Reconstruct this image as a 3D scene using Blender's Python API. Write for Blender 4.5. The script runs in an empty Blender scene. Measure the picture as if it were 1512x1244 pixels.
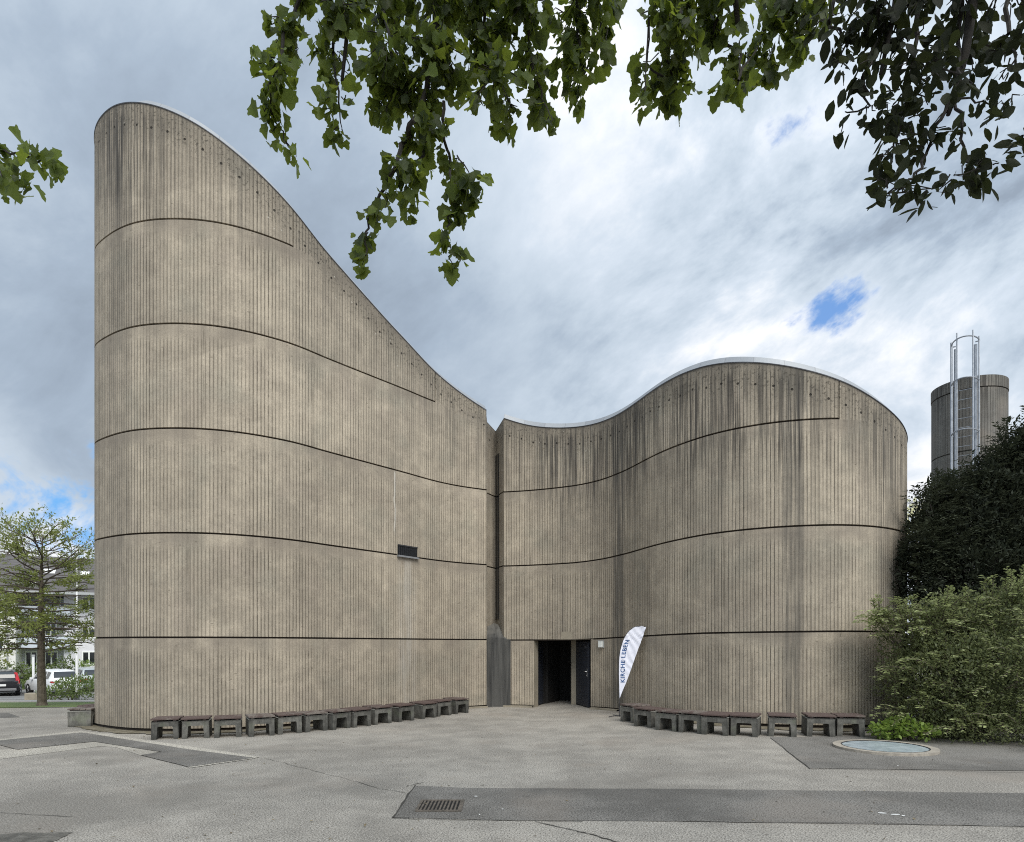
import bpy, bmesh, math, random
import numpy as np
from mathutils import Vector, Matrix, geometry

random.seed(7)
rng = np.random.default_rng(7)
S = bpy.context.scene
COL = S.collection
F, CX, HY, EYE = 950.0, 756.0, 953.0, 1.83      # focal length and horizon measured on the photograph (1512 px wide)
R = math.radians
SUN_AZ, SUN_EL = R(161), R(47)                  # azimuth clockwise from +Y: behind the viewer


def sstep(x, a, b):
    t = np.clip((np.asarray(x, float) - a) / (b - a), 0, 1)
    return t * t * (3 - 2 * t)


def gz(x, y):
    """height of the ground"""
    x = np.asarray(x, float); y = np.asarray(y, float)
    bump = 0.10 * sstep(x, 0.5, 4.5)
    dip = np.interp(y, [0, 18, 25, 30, 36, 41, 47, 52, 60, 90], [0, 0, -.35, -.75, -1.2, -1.4, -1.4, -.35, 0, 0])
    return bump + dip * (1 - sstep(x, -14, -8.5))


def gpt(px, py, dz=0.0):
    """point of the ground seen at a pixel of the photograph"""
    z = 0.0
    for _ in range(30):
        y = F * (EYE - z) / max(py - HY, 1.0)
        x = (px - CX) * y / F
        z = 0.5 * z + 0.5 * float(gz(x, y))
    return Vector((x, y, z + dz))


def at(px, py, Y):
    return Vector(((px - CX) * Y / F, Y, EYE + (HY - py) * Y / F))


# ---------------------------------------------------------------- objects
def tag(o, label=None, cat=None, group=None, kind=None):
    if label: o['label'] = label
    if cat: o['category'] = cat
    if group: o['group'] = group
    if kind: o['kind'] = kind
    return o


def thing(name, label, cat, loc=(0, 0, 0), rz=0.0, group=None):
    o = bpy.data.objects.new(name, None)
    COL.objects.link(o)
    o.location = loc
    o.rotation_euler = (0, 0, rz)
    o.empty_display_size = 0.2
    return tag(o, label, cat, group)


class MB:
    def __init__(self):
        self.v, self.f, self.m = [], [], []

    def add(self, vs, fs, mi=0):
        b = len(self.v)
        self.v += [tuple(p) for p in vs]
        self.f += [tuple(b + i for i in f) for f in fs]
        self.m += [mi] * len(fs)
        return self

    def box(self, x0, x1, y0, y1, z0, z1, mi=0):
        vs = [(x0, y0, z0), (x1, y0, z0), (x1, y1, z0), (x0, y1, z0), (x0, y0, z1), (x1, y0, z1), (x1, y1, z1), (x0, y1, z1)]
        return self.add(vs, [(3, 2, 1, 0), (4, 5, 6, 7), (0, 1, 5, 4), (1, 2, 6, 5), (2, 3, 7, 6), (3, 0, 4, 7)], mi)

    def prism(self, plan, z0, z1, mi=0):
        n = len(plan)
        vs = [(p[0], p[1], z0) for p in plan] + [(p[0], p[1], z1) for p in plan]
        fs = [tuple(range(n - 1, -1, -1)), tuple(range(n, 2 * n))] + [(i, (i + 1) % n, n + (i + 1) % n, n + i) for i in range(n)]
        return self.add(vs, fs, mi)

    def tube(self, pts, rad, n=6, mi=0, cap=True):
        pts = [Vector(p) for p in pts]
        k = len(pts)
        if not hasattr(rad, '__len__'): rad = [rad] * k
        vs, fs = [], []
        prev = None
        for i, p in enumerate(pts):
            d = (pts[min(i + 1, k - 1)] - pts[max(i - 1, 0)])
            if d.length < 1e-9: d = Vector((0, 0, 1))
            d.normalize()
            if prev is None:
                a = d.orthogonal().normalized()
            else:
                a = prev - d * prev.dot(d)
                a = a.normalized() if a.length > 1e-6 else d.orthogonal().normalized()
            prev = a
            b = d.cross(a)
            for j in range(n):
                t = 2 * math.pi * j / n
                vs.append(p + (a * math.cos(t) + b * math.sin(t)) * rad[i])
        for i in range(k - 1):
            for j in range(n):
                fs.append((i * n + j, i * n + (j + 1) % n, (i + 1) * n + (j + 1) % n, (i + 1) * n + j))
        if cap:
            fs += [tuple(range(n - 1, -1, -1)), tuple(range((k - 1) * n, k * n))]
        return self.add(vs, fs, mi)

    def disc(self, c, r0, r1, z0, z1, n=48, mi=0):
        """ring (r0>0) or disc with thickness"""
        vs, fs = [], []
        rs = [(r1, z0), (r1, z1), (r0, z1)] if r0 > 0 else [(r1, z0), (r1, z1)]
        for (r, z) in rs:
            for j in range(n):
                t = 2 * math.pi * j / n
                vs.append((c[0] + r * math.cos(t), c[1] + r * math.sin(t), z))
        for i in range(len(rs) - 1):
            for j in range(n):
                fs.append((i * n + j, i * n + (j + 1) % n, (i + 1) * n + (j + 1) % n, (i + 1) * n + j))
        if r0 <= 0: fs.append(tuple(range((len(rs) - 1) * n, len(rs) * n)))
        return self.add(vs, fs, mi)

    def move(self, d):
        self.v = [(p[0] + d[0], p[1] + d[1], p[2] + d[2]) for p in self.v]
        return self

    def xf(self, M):
        self.v = [tuple(M @ Vector(p)) for p in self.v]
        return self

    def build(self, name, mats, parent=None, smooth=False, bevel=0.0, sharp=None):
        me = bpy.data.meshes.new(name)
        me.from_pydata(self.v, [], self.f)
        if not isinstance(mats, (list, tuple)): mats = [mats]
        for m in mats: me.materials.append(m)
        if any(self.m): me.polygons.foreach_set('material_index', self.m)
        if bevel > 0:
            bm = bmesh.new(); bm.from_mesh(me)
            bmesh.ops.remove_doubles(bm, verts=bm.verts, dist=1e-5)
            ed = [e for e in bm.edges if len(e.link_faces) == 2 and e.calc_face_angle(0) > 0.5]
            bmesh.ops.bevel(bm, geom=ed, offset=bevel, segments=2, profile=0.5, affect='EDGES', clamp_overlap=True)
            bm.to_mesh(me); bm.free()
        if smooth:
            me.polygons.foreach_set('use_smooth', [True] * len(me.polygons))
            if sharp is not None and hasattr(me, 'set_sharp_from_angle'): me.set_sharp_from_angle(angle=sharp)
        me.validate()
        o = bpy.data.objects.new(name, me)
        COL.objects.link(o)
        if parent is not None: o.parent = parent
        return o


# ---------------------------------------------------------------- node helper
class G:
    def __init__(self, tree):
        self.t, self.n, self.l = tree, tree.nodes, tree.links

    def new(self, typ, **kw):
        n = self.n.new(typ)
        for k, v in kw.items(): setattr(n, k, v)
        return n

    def put(self, inp, v):
        if isinstance(v, bpy.types.NodeSocket): self.l.new(v, inp)
        elif v is not None:
            if hasattr(inp.default_value, '__len__'):
                if not hasattr(v, '__len__'): v = (v,) * len(inp.default_value)
                v = tuple(v)
                if len(inp.default_value) == 4 and len(v) == 3: v = v + (1.0,)
            inp.default_value = v

    def m(self, op, a, b=None, c=None, clamp=False):
        n = self.new('ShaderNodeMath', operation=op, use_clamp=clamp)
        for i, v in enumerate((a, b, c)):
            if v is not None: self.put(n.inputs[i], v)
        return n.outputs[0]

    def vm(self, op, a, b=None, scale=None, out=0):
        n = self.new('ShaderNodeVectorMath', operation=op)
        self.put(n.inputs[0], a)
        if b is not None: self.put(n.inputs[1], b)
        if scale is not None: self.put(n.inputs['Scale'], scale)
        return n.outputs[out]

    def xyz(self, x, y=0.0, z=0.0):
        n = self.new('ShaderNodeCombineXYZ')
        for i, v in enumerate((x, y, z)): self.put(n.inputs[i], v)
        return n.outputs[0]

    def sep(self, v):
        n = self.new('ShaderNodeSeparateXYZ'); self.put(n.inputs[0], v)
        return n.outputs

    def noise(self, vec, scale=1.0, detail=2.0, rough=0.5, col=False, lac=2.0, dist=0.0):
        n = self.new('ShaderNodeTexNoise')
        self.put(n.inputs['Vector'], vec); self.put(n.inputs['Scale'], scale); self.put(n.inputs['Detail'], detail)
        self.put(n.inputs['Roughness'], rough); self.put(n.inputs['Lacunarity'], lac); self.put(n.inputs['Distortion'], dist)
        return n.outputs['Color' if col else 'Fac']

    def voro(self, vec, scale, out='Distance', rnd=1.0):
        n = self.new('ShaderNodeTexVoronoi')
        self.put(n.inputs['Vector'], vec); self.put(n.inputs['Scale'], scale); self.put(n.inputs['Randomness'], rnd)
        return n.outputs[out]

    def white(self, v):
        n = self.new('ShaderNodeTexWhiteNoise', noise_dimensions='1D')
        self.put(n.inputs['W'], v)
        return n.outputs['Value']

    def ss(self, v, a, b, lo=0.0, hi=1.0, smooth=True):
        n = self.new('ShaderNodeMapRange', interpolation_type='SMOOTHSTEP' if smooth else 'LINEAR')
        self.put(n.inputs[0], v)
        if a > b: a, b, lo, hi = b, a, hi, lo
        for i, x in enumerate((a, b, lo, hi)): self.put(n.inputs[i + 1], x)
        return n.outputs[0]

    def mix(self, f, a, b, mode='MIX'):
        n = self.new('ShaderNodeMix', data_type='RGBA', blend_type=mode)
        self.put(n.inputs[0], f); self.put(n.inputs[6], a); self.put(n.inputs[7], b)
        return n.outputs[2]

    def attr(self, name, out='Fac'):
        return self.new('ShaderNodeAttribute', attribute_name=name).outputs[out]

    def pos(self):
        return self.new('ShaderNodeNewGeometry').outputs['Position']

    def obj(self):
        return self.new('ShaderNodeTexCoord').outputs['Object']

    def bump(self, h, strength=0.3, dist=0.01):
        n = self.new('ShaderNodeBump')
        self.put(n.inputs['Strength'], strength); self.put(n.inputs['Distance'], dist); self.put(n.inputs['Height'], h)
        return n.outputs[0]


def material(name, color=(.5, .5, .5), rough=0.8, metal=0.0, fn=None, spec=None):
    m = bpy.data.materials.new(name)
    m.use_nodes = True
    g = G(m.node_tree)
    b = m.node_tree.nodes['Principled BSDF']
    g.put(b.inputs['Base Color'], color)
    b.inputs['Roughness'].default_value = rough
    b.inputs['Metallic'].default_value = metal
    if spec is not None: b.inputs['Specular IOR Level'].default_value = spec
    if fn: fn(g, b)
    return m


def mottled(name, c1, c2, scale=6.0, rough=0.8, metal=0.0, bump=0.0, fine=60.0, coords='obj', rnd=0.0):
    def fn(g, b):
        p = g.obj() if coords == 'obj' else g.pos()
        n = g.m('ADD', g.m('MULTIPLY', g.noise(p, scale, 5, .6), .7), g.m('MULTIPLY', g.noise(p, fine, 2, .6), .3))
        f = g.ss(n, .36, .64)
        if rnd:
            r = g.new('ShaderNodeObjectInfo').outputs['Random']
            f = g.m('ADD', f, g.m('MULTIPLY', g.m('SUBTRACT', r, .5), rnd), clamp=True)
        g.put(b.inputs['Base Color'], g.mix(f, c1, c2))
        if bump: g.put(b.inputs['Normal'], g.bump(n, bump, .01))
    return material(name, c1, rough, metal, fn)
# ---------------------------------------------------------------- materials
def concrete(name, light=(.452, .392, .306), dark=(.296, .256, .203), lines=1.0, crack_u=None, wash=None):
    """board-marked concrete: vertical board joints every 7.5 cm, blotches, run-off streaks, tie holes"""
    def fn(g, b):
        u, z, dt, dj, st, bd = (g.attr(k) for k in ('u', 'z', 'dtop', 'djoint', 'stain', 'band'))
        P = g.xyz(u, z, 0)
        warp = g.m('MULTIPLY', g.m('SUBTRACT', g.noise(g.xyz(g.m('MULTIPLY', u, 1.3), g.m('MULTIPLY', z, .5), 0), 1, 2), .5), .02)
        q = g.m('DIVIDE', g.m('ADD', u, warp), .0785)
        idn = g.m('FLOOR', q)
        fr = g.m('FRACT', q)
        r1 = g.white(idn)
        r2 = g.white(g.m('ADD', idn, 91.7))
        zone = g.noise(g.xyz(g.m('MULTIPLY', u, .6), g.m('MULTIPLY', z, .9), 0), 1, 3, .65)
        seg = g.m('ADD', g.m('MULTIPLY', g.noise(g.xyz(g.m('MULTIPLY', idn, 7.31), g.m('MULTIPLY', z, 1.4), 0), 1, 3, .6), .55), g.m('MULTIPLY', g.noise(g.xyz(g.m('MULTIPLY', idn, 3.17), g.m('MULTIPLY', z, 5.5), 8.8), 1, 2, .6), .45))
        stg = g.m('ADD', g.m('ADD', g.m('MULTIPLY', r1, .60), g.m('MULTIPLY', seg, 1.25)), g.m('MULTIPLY', zone, 1.35))
        stg = g.ss(stg, 1.30, 1.82)
        bandm = g.ss(dj, .18, .42, .3, 1.0)
        stg = g.m('MULTIPLY', g.m('MULTIPLY', stg, bandm), lines)
        edge = g.m('ABSOLUTE', g.m('SUBTRACT', fr, .5))             # .5 at the board joint
        wdt = g.m('ADD', .17, g.m('MULTIPLY', r2, .12))
        line = g.m('DIVIDE', g.m('SUBTRACT', edge, g.m('SUBTRACT', .5, wdt)), wdt, clamp=True)
        lit = g.ss(fr, .12, .34)
        lit = g.m('MULTIPLY', lit, g.ss(fr, .62, .40))
        groove = g.m('MULTIPLY', line, g.m('ADD', g.m('MULTIPLY', stg, .62), g.m('MULTIPLY', bandm, .12)))
        sg2 = g.ss(g.m('ADD', g.m('ADD', seg, g.m('MULTIPLY', g.white(g.m('ADD', idn, 17.9)), .42)), g.m('MULTIPLY', zone, .35)), .96, 1.06)
        slit = g.m('MULTIPLY', g.m('MULTIPLY', g.ss(edge, .40, .47), sg2), g.m('MULTIPLY', bandm, lines))
        # tone
        big = g.noise(P, .45, 4, .6)
        mid = g.noise(P, 2.6, 4, .62)
        fine = g.noise(P, 70, 3, .7)
        f = g.ss(g.m('ADD', g.m('ADD', g.m('MULTIPLY', big, .45), g.m('MULTIPLY', mid, .45)), g.m('MULTIPLY', fine, .42)), .50, .80)
        col = g.mix(f, light, dark)
        # greenish grey and pinkish clouds
        col = g.mix(g.m('MULTIPLY', g.ss(g.noise(g.vm('ADD', P, (31, 7, 0)), .8, 3), .5, .72), .35), col, (.23, .225, .185))
        col = g.mix(g.m('MULTIPLY', g.ss(g.noise(g.vm('ADD', P, (3, 57, 0)), 1.1, 3), .52, .75), .3), col, (.34, .285, .235))
        tone = g.m('ADD', .94, g.m('MULTIPLY', g.white(g.m('ADD', idn, 311.1)), .12))
        tone = g.m('ADD', tone, g.m('MULTIPLY', g.m('SUBTRACT', g.noise(P, 30, 3, .75), .5), .75))
        tone = g.m('ADD', tone, g.m('MULTIPLY', g.m('SUBTRACT', g.noise(g.vm('ADD', P, (5, 5, 5)), 9, 3, .7), .5), .40))
        lf = g.white(g.m('ADD', 77.3, g.m('FLOOR', g.m('DIVIDE', g.m('SUBTRACT', z, 1.995), 2.2))))
        tone = g.m('ADD', tone, g.m('MULTIPLY', g.m('SUBTRACT', lf, .5), .09))
        col = g.mix(1.0, col, g.xyz(tone, tone, tone), 'MULTIPLY')
        # damp strip right below each lift joint
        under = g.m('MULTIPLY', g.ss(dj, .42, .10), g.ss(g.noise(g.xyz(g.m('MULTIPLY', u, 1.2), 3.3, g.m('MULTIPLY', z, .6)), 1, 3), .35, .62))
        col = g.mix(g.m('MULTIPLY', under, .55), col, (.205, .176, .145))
        ptch = g.voro(g.xyz(g.m('MULTIPLY', u, .35), g.m('MULTIPLY', z, 1.1), 0), 1.0, 'Color')
        pv = g.sep(ptch)[0]
        pt = g.m('ADD', .94, g.m('MULTIPLY', pv, .10))
        col = g.mix(1.0, col, g.xyz(pt, pt, pt), 'MULTIPLY')
        col = g.mix(g.m('MULTIPLY', g.m('MULTIPLY', lit, stg), .22), col, (.43, .385, .30))
        col = g.mix(g.m('MULTIPLY', groove, .70), col, (.10, .082, .060))
        col = g.mix(g.m('MULTIPLY', slit, .85), col, (.060, .048, .036))
        # run-off streaks
        sn = g.noise(g.xyz(g.m('MULTIPLY', u, 11.5), g.m('MULTIPLY', z, .42), 4.2), 1, 4, .68)
        sn2 = g.noise(g.xyz(g.m('MULTIPLY', u, 2.1), g.m('MULTIPLY', z, .15), 9.2), 1, 3, .6)
        fall = g.ss(dt, 3.6, 0.3, .20, 1.0)
        sm = g.m('MULTIPLY', g.m('MULTIPLY', g.ss(g.m('ADD', g.m('MULTIPLY', sn, .70), g.m('MULTIPLY', sn2, .30)), .475, .575), st), fall)
        col = g.mix(g.m('MULTIPLY', sm, .92), col, (.068, .062, .055))
        ls = g.m('MULTIPLY', g.m('MULTIPLY', g.ss(g.noise(g.xyz(g.m('MULTIPLY', u, 16), g.m('MULTIPLY', z, .7), 1.2), 1, 2), .60, .72), st), g.ss(dt, 2.6, .2))
        col = g.mix(g.m('MULTIPLY', ls, .5), col, (.40, .38, .33))
        bn = g.m('MULTIPLY', bd, g.ss(g.noise(g.xyz(g.m('MULTIPLY', u, 9), g.m('MULTIPLY', z, .5), 2.2), 1, 3), .2, .6))
        col = g.mix(g.m('MULTIPLY', bn, .85), col, (.085, .08, .072))
        # the rough top 60 cm: pits and pale stones
        topz = g.ss(dt, 1.1, .15)
        pit = g.m('MULTIPLY', g.ss(g.noise(P, 14, 3, .75), .545, .61), topz)
        col = g.mix(g.m('MULTIPLY', pit, .8), col, (.06, .052, .04))
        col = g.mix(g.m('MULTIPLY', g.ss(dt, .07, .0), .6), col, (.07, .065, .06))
        vd = g.voro(P, 4.6, 'Distance')
        vc = g.sep(g.voro(P, 4.6, 'Color'))[1]
        dot = g.m('MULTIPLY', g.m('MULTIPLY', g.ss(vd, .10, .06), g.ss(vc, .50, .54)), g.ss(dt, 1.6, .5))
        col = g.mix(g.m('MULTIPLY', dot, .75), col, (.62, .58, .50))
        vd2 = g.voro(P, 1.15, 'Distance')
        vc2 = g.sep(g.voro(P, 1.15, 'Color'))[1]
        col = g.mix(g.m('MULTIPLY', g.ss(vd2, .026, .016), g.ss(vc2, .80, .84)), col, (.66, .62, .55))
        # dark weathered crown, worn holes on the boards
        crown = g.m('MULTIPLY', g.ss(g.m('ADD', dt, g.m('MULTIPLY', g.m('SUBTRACT', mid, .5), 1.6)), .95, .15), .42)
        col = g.mix(crown, col, (.105, .094, .078))
        dm = g.voro(g.xyz(g.m('MULTIPLY', u, 1.0), g.m('MULTIPLY', z, 1.6), 0), 4.1, 'Distance')
        dc = g.sep(g.voro(g.xyz(g.m('MULTIPLY', u, 1.0), g.m('MULTIPLY', z, 1.6), 0), 4.1, 'Color'))[2]
        col = g.mix(g.m('MULTIPLY', g.m('MULTIPLY', g.ss(dm, .13, .07), g.ss(dc, .72, .76)), .5), col, (.12, .10, .075))
        if crack_u is not None:
            wob = g.m('MULTIPLY', g.m('SUBTRACT', g.noise(g.xyz(0, g.m('MULTIPLY', z, 2.2), 0), 1, 3), .5), .22)
            cu = g.m('ABSOLUTE', g.m('SUBTRACT', g.m('ADD', u, wob), crack_u))
            cm_ = g.m('MULTIPLY', g.ss(cu, .035, .012), g.m('MULTIPLY', g.ss(z, 4.6, 5.0), g.ss(z, 6.38, 6.30)))
            col = g.mix(g.m('MULTIPLY', cm_, .65), col, (.60, .57, .51))
            wm = g.m('MULTIPLY', g.ss(g.m('ABSOLUTE', g.m('SUBTRACT', u, wash)), .42, .12), g.m('MULTIPLY', g.ss(z, 4.15, 4.0), g.ss(g.noise(g.xyz(g.m('MULTIPLY', u, 8), g.m('MULTIPLY', z, .6), 0), 1, 3), .3, .6)))
            col = g.mix(g.m('MULTIPLY', wm, .42), col, (.47, .44, .39))
        # black run-off streaks under the crown
        sk = g.noise(g.xyz(g.m('MULTIPLY', u, 15), g.m('MULTIPLY', z, .22), 6.6), 1, 3, .6)
        sk2 = g.noise(g.xyz(g.m('MULTIPLY', u, 3.1), g.m('MULTIPLY', z, .1), 2.6), 1, 2, .6)
        lenk = g.m('ADD', .7, g.m('MULTIPLY', g.noise(g.xyz(g.m('MULTIPLY', u, 6), 0, 3.3), 1, 2), 2.4))
        skm = g.m('MULTIPLY', g.m('MULTIPLY', g.ss(g.m('ADD', g.m('MULTIPLY', sk, .7), g.m('MULTIPLY', sk2, .3)), .50, .58), st), g.ss(g.m('SUBTRACT', dt, lenk), .5, -.5))
        skm = g.m('MULTIPLY', skm, g.ss(dt, .12, .35))
        col = g.mix(g.m('MULTIPLY', skm, .88), col, (.050, .046, .042))
        # shuttering panels of slightly different casts
        lift = g.m('FLOOR', g.m('DIVIDE', g.m('SUBTRACT', z, 1.995), 2.2))
        pq = g.m('ADD', g.m('DIVIDE', u, 2.35), g.m('MULTIPLY', g.white(g.m('ADD', lift, 5.5)), .9))
        pr = g.white(g.m('ADD', g.m('FLOOR', pq), g.m('MULTIPLY', lift, 13.7)))
        pt2 = g.m('ADD', .945, g.m('MULTIPLY', pr, .11))
        col = g.mix(1.0, col, g.xyz(pt2, g.m('ADD', g.m('MULTIPLY', pt2, .97), .03), g.m('ADD', g.m('MULTIPLY', pt2, .90), .10)), 'MULTIPLY')
        pe = g.m('ABSOLUTE', g.m('SUBTRACT', g.m('FRACT', pq), .5))
        col = g.mix(g.m('MULTIPLY', g.m('MULTIPLY', g.ss(pe, .492, .497), .5), g.ss(g.noise(P, 1.3, 3), .4, .6)), col, (.10, .085, .065))
        # tie holes 40 cm apart, 42 cm below the top
        hx = g.m('MULTIPLY', g.m('SUBTRACT', g.m('FRACT', g.m('DIVIDE', u, .36)), .5), .36)
        hz = g.m('SUBTRACT', g.m('SUBTRACT', g.attr('tcell'), z), g.m('ADD', .44, g.m('MULTIPLY', g.white(g.m('FLOOR', g.m('DIVIDE', u, .36))), .05)))
        hd = g.m('SQRT', g.m('ADD', g.m('MULTIPLY', hx, hx), g.m('MULTIPLY', hz, hz)))
        hole = g.ss(hd, .030, .020)
        col = g.mix(g.m('MULTIPLY', hole, .9), col, (.02, .017, .014))
        # grime rising from the ground
        gr = g.m('MULTIPLY', g.ss(z, .75, 0), g.ss(g.noise(P, 3, 4, .7), .35, .65))
        col = g.mix(g.m('MULTIPLY', gr, .35), col, (.16, .145, .115))
        g.put(b.inputs['Base Color'], col)
        h = g.m('SUBTRACT', g.m('ADD', g.m('MULTIPLY', fine, .25), g.m('MULTIPLY', r2, .3)), g.m('ADD', g.m('MULTIPLY', line, g.m('MULTIPLY', bandm, .8)), g.m('MULTIPLY', hole, 2.0)))
        g.put(b.inputs['Normal'], g.bump(h, .8, .02))
        b.inputs['Specular IOR Level'].default_value = .25
    return material(name, light, .9, 0, fn)


M = {}
M['joint'] = material('joint_recess', (.035, .026, .02), .95)
M['concrete_plain'] = mottled('plain_concrete', (.30, .265, .205), (.22, .195, .15), 3, .9, bump=.3)


def _stained(g, b):
    p = g.pos()
    s = g.sep(p)
    n = g.noise(g.xyz(g.m('MULTIPLY', s[0], 9), g.m('MULTIPLY', s[1], 3), g.m('MULTIPLY', s[2], .5)), 1, 4, .6)
    k = g.noise(p, 5, 4, .6)
    col = g.mix(g.ss(n, .35, .65), (.030, .030, .029), (.082, .080, .074))
    col = g.mix(g.ss(g.m('ADD', s[2], g.m('MULTIPLY', k, .9)), 2.45, 2.9), col, (.115, .11, .098))
    g.put(b.inputs['Base Color'], col)
    g.put(b.inputs['Normal'], g.bump(k, .4, .02))


M['stained'] = material('stained_concrete', (.12, .12, .11), .85, 0, _stained)
M['zinc'] = None


def _zinc(g, b):
    u = g.attr('u')
    r = g.white(g.m('FLOOR', g.m('DIVIDE', u, .62)))
    n = g.noise(g.pos(), 5, 3)
    f = g.m('ADD', g.m('MULTIPLY', r, .55), g.m('MULTIPLY', n, .45))
    col = g.mix(f, (.25, .265, .285), (.38, .395, .41))
    seam = g.ss(g.m('ABSOLUTE', g.m('SUBTRACT', g.m('FRACT', g.m('DIVIDE', u, .62)), .5)), .475, .49)
    col = g.mix(g.m('MULTIPLY', seam, .5), col, (.2, .2, .21))
    g.put(b.inputs['Base Color'], col)


M['zinc'] = material('zinc_coping', (.5, .5, .52), .45, .25, _zinc)
M['roof'] = mottled('roof_sheet', (.30, .31, .33), (.38, .39, .41), 2, .6)
M['galv'] = mottled('galvanised_steel', (.38, .40, .43), (.27, .29, .32), 8, .42, .55)
M['dark_steel'] = material('dark_steel', (.05, .05, .055), .5, .4)
M['chrome'] = material('brushed_steel', (.65, .65, .66), .3, .9)


def _doorwood(g, b):
    s = g.sep(g.obj())
    ln = g.m('FRACT', g.m('DIVIDE', s[2], .105))
    gap = g.ss(ln, .10, .03)
    n = g.noise(g.xyz(g.m('MULTIPLY', s[0], 3), g.m('MULTIPLY', s[1], 3), g.m('MULTIPLY', s[2], 30)), 1, 4, .6)
    col = g.mix(n, (.013, .016, .025), (.027, .032, .046))
    col = g.mix(gap, col, (.008, .010, .015))
    g.put(b.inputs['Base Color'], col)
    g.put(b.inputs['Normal'], g.bump(g.m('SUBTRACT', n, gap), .5, .006))


M['door'] = material('blue_grey_boards', (.05, .06, .09), .55, 0, _doorwood)
M['dark_int'] = material('dark_interior', (.012, .011, .010), .9)  # near-black colour stands in for the unlit depth of the lobby
M['glass_dark'] = material('dark_glass', (.012, .014, .017), .08, 0, spec=.6)
M['lamp'] = material('white_opal', (.72, .74, .72), .4)
M['plastic_grey'] = material('grey_plastic', (.35, .36, .36), .5)

M['stool'] = None


def _stool(g, b):
    p = g.obj()
    r = g.new('ShaderNodeObjectInfo').outputs['Random']
    pp = g.vm('ADD', p, g.xyz(g.m('MULTIPLY', r, 37), g.m('MULTIPLY', r, 11), 0))
    s = g.sep(pp)
    n = g.noise(pp, 7, 5, .65)
    f = g.noise(pp, 90, 2, .7)
    st = g.noise(g.xyz(g.m('MULTIPLY', s[0], 22), g.m('MULTIPLY', s[1], 22), g.m('MULTIPLY', s[2], 2.5)), 1, 3, .6)
    col = g.mix(g.ss(n, .35, .65), (.165, .160, .142), (.088, .086, .076))
    col = g.mix(g.m('MULTIPLY', g.ss(st, .5, .7), .6), col, (.05, .05, .045))
    col = g.mix(g.m('MULTIPLY', g.ss(g.noise(pp, 3.1, 3), .55, .7), .4), col, (.16, .175, .12))
    z = g.sep(p)[2]
    col = g.mix(g.ss(z, .325, .352), col, (.25, .245, .22))
    col = g.mix(g.m('MULTIPLY', g.ss(z, .14, 0), .55), col, (.045, .045, .038))
    tone = g.m('ADD', .66, g.m('MULTIPLY', r, .52))
    col = g.mix(1.0, col, g.xyz(tone, tone, tone), 'MULTIPLY')
    col = g.mix(g.m('MULTIPLY', g.ss(f, .62, .72), .5), col, (.04, .04, .035))
    g.put(b.inputs['Base Color'], col)
    g.put(b.inputs['Normal'], g.bump(g.m('ADD', n, f), .4, .008))


M['stool'] = material('weathered_concrete', (.16, .155, .14), .92, 0, _stool)


def _slat(g, b):
    p = g.obj()
    r = g.new('ShaderNodeObjectInfo').outputs['Random']
    pp = g.vm('ADD', p, g.xyz(g.m('MULTIPLY', r, 53), g.m('MULTIPLY', r, 17), 0))
    s = g.sep(pp)
    n = g.noise(g.xyz(g.m('MULTIPLY', s[0], 4), g.m('MULTIPLY', s[1], 60), g.m('MULTIPLY', s[2], 60)), 1, 4, .65)
    w = g.noise(pp, 5, 4, .7)
    col = g.mix(n, (.056, .036, .032), (.122, .084, .073))
    lim = g.m('ADD', .40, g.m('MULTIPLY', r, .24))
    wear = g.m('MULTIPLY', g.m('SUBTRACT', w, lim), 7, clamp=True)
    col = g.mix(g.m('MULTIPLY', wear, .7), col, (.20, .18, .155))
    g.put(b.inputs['Base Color'], col)
    g.put(b.inputs['Normal'], g.bump(n, .3, .004))


M['slat'] = material('maroon_slats', (.1, .045, .04), .75, 0, _slat)


def asphalt(name, c1, c2, speck, big=.22, grain=42.0):
    def fn(g, b):
        p = g.pos()
        q = g.vm('MULTIPLY', p, (1, 1, .0))
        n1 = g.noise(q, big, 4, .62)
        n2 = g.noise(q, 1.5, 4, .65)
        n3 = g.noise(q, grain, 2, .75)
        n4 = g.noise(q, grain * 3.4, 1, .5)
        f = g.m('ADD', g.m('MULTIPLY', n1, .6), g.m('MULTIPLY', n2, .4))
        col = g.mix(g.ss(f, .40, .60), tuple(c * .84 for c in c1), tuple(c * 1.04 for c in c2))
        col = g.mix(g.m('MULTIPLY', g.ss(n3, .505, .61), .95), col, tuple(c * .31 for c in c1))
        col = g.mix(g.m('MULTIPLY', g.ss(n3, .47, .34), .75), col, speck)
        col = g.mix(g.m('MULTIPLY', g.ss(n4, .60, .72), .5), col, speck)
        col = g.mix(g.m('MULTIPLY', g.ss(g.noise(g.vm('ADD', q, (9, 4, 0)), .6, 3), .52, .7), .22), col, (.30, .25, .205))
        wet = g.m('MULTIPLY', g.ss(g.noise(g.vm('ADD', q, (40, 24, 0)), .33, 5, .6), .52, .64), .42)
        col = g.mix(wet, col, tuple(c * .55 for c in c1))
        sp = g.voro(q, 2.1, 'Distance')
        sc = g.sep(g.voro(q, 2.1, 'Color'))[0]
        col = g.mix(g.m('MULTIPLY', g.ss(sp, .030, .02), g.ss(sc, .86, .88)), col, (.6, .58, .52))
        col = g.mix(g.m('MULTIPLY', g.ss(sp, .045, .03), g.ss(sc, .10, .08)), col, (.06, .05, .04))
        g.put(b.inputs['Base Color'], col)
        g.put(b.inputs['Normal'], g.bump(g.m('ADD', n3, g.m('MULTIPLY', n4, .5)), .55, .008))
        b.inputs['Specular IOR Level'].default_value = .3
    return material(name, c1, .92, 0, fn)


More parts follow.
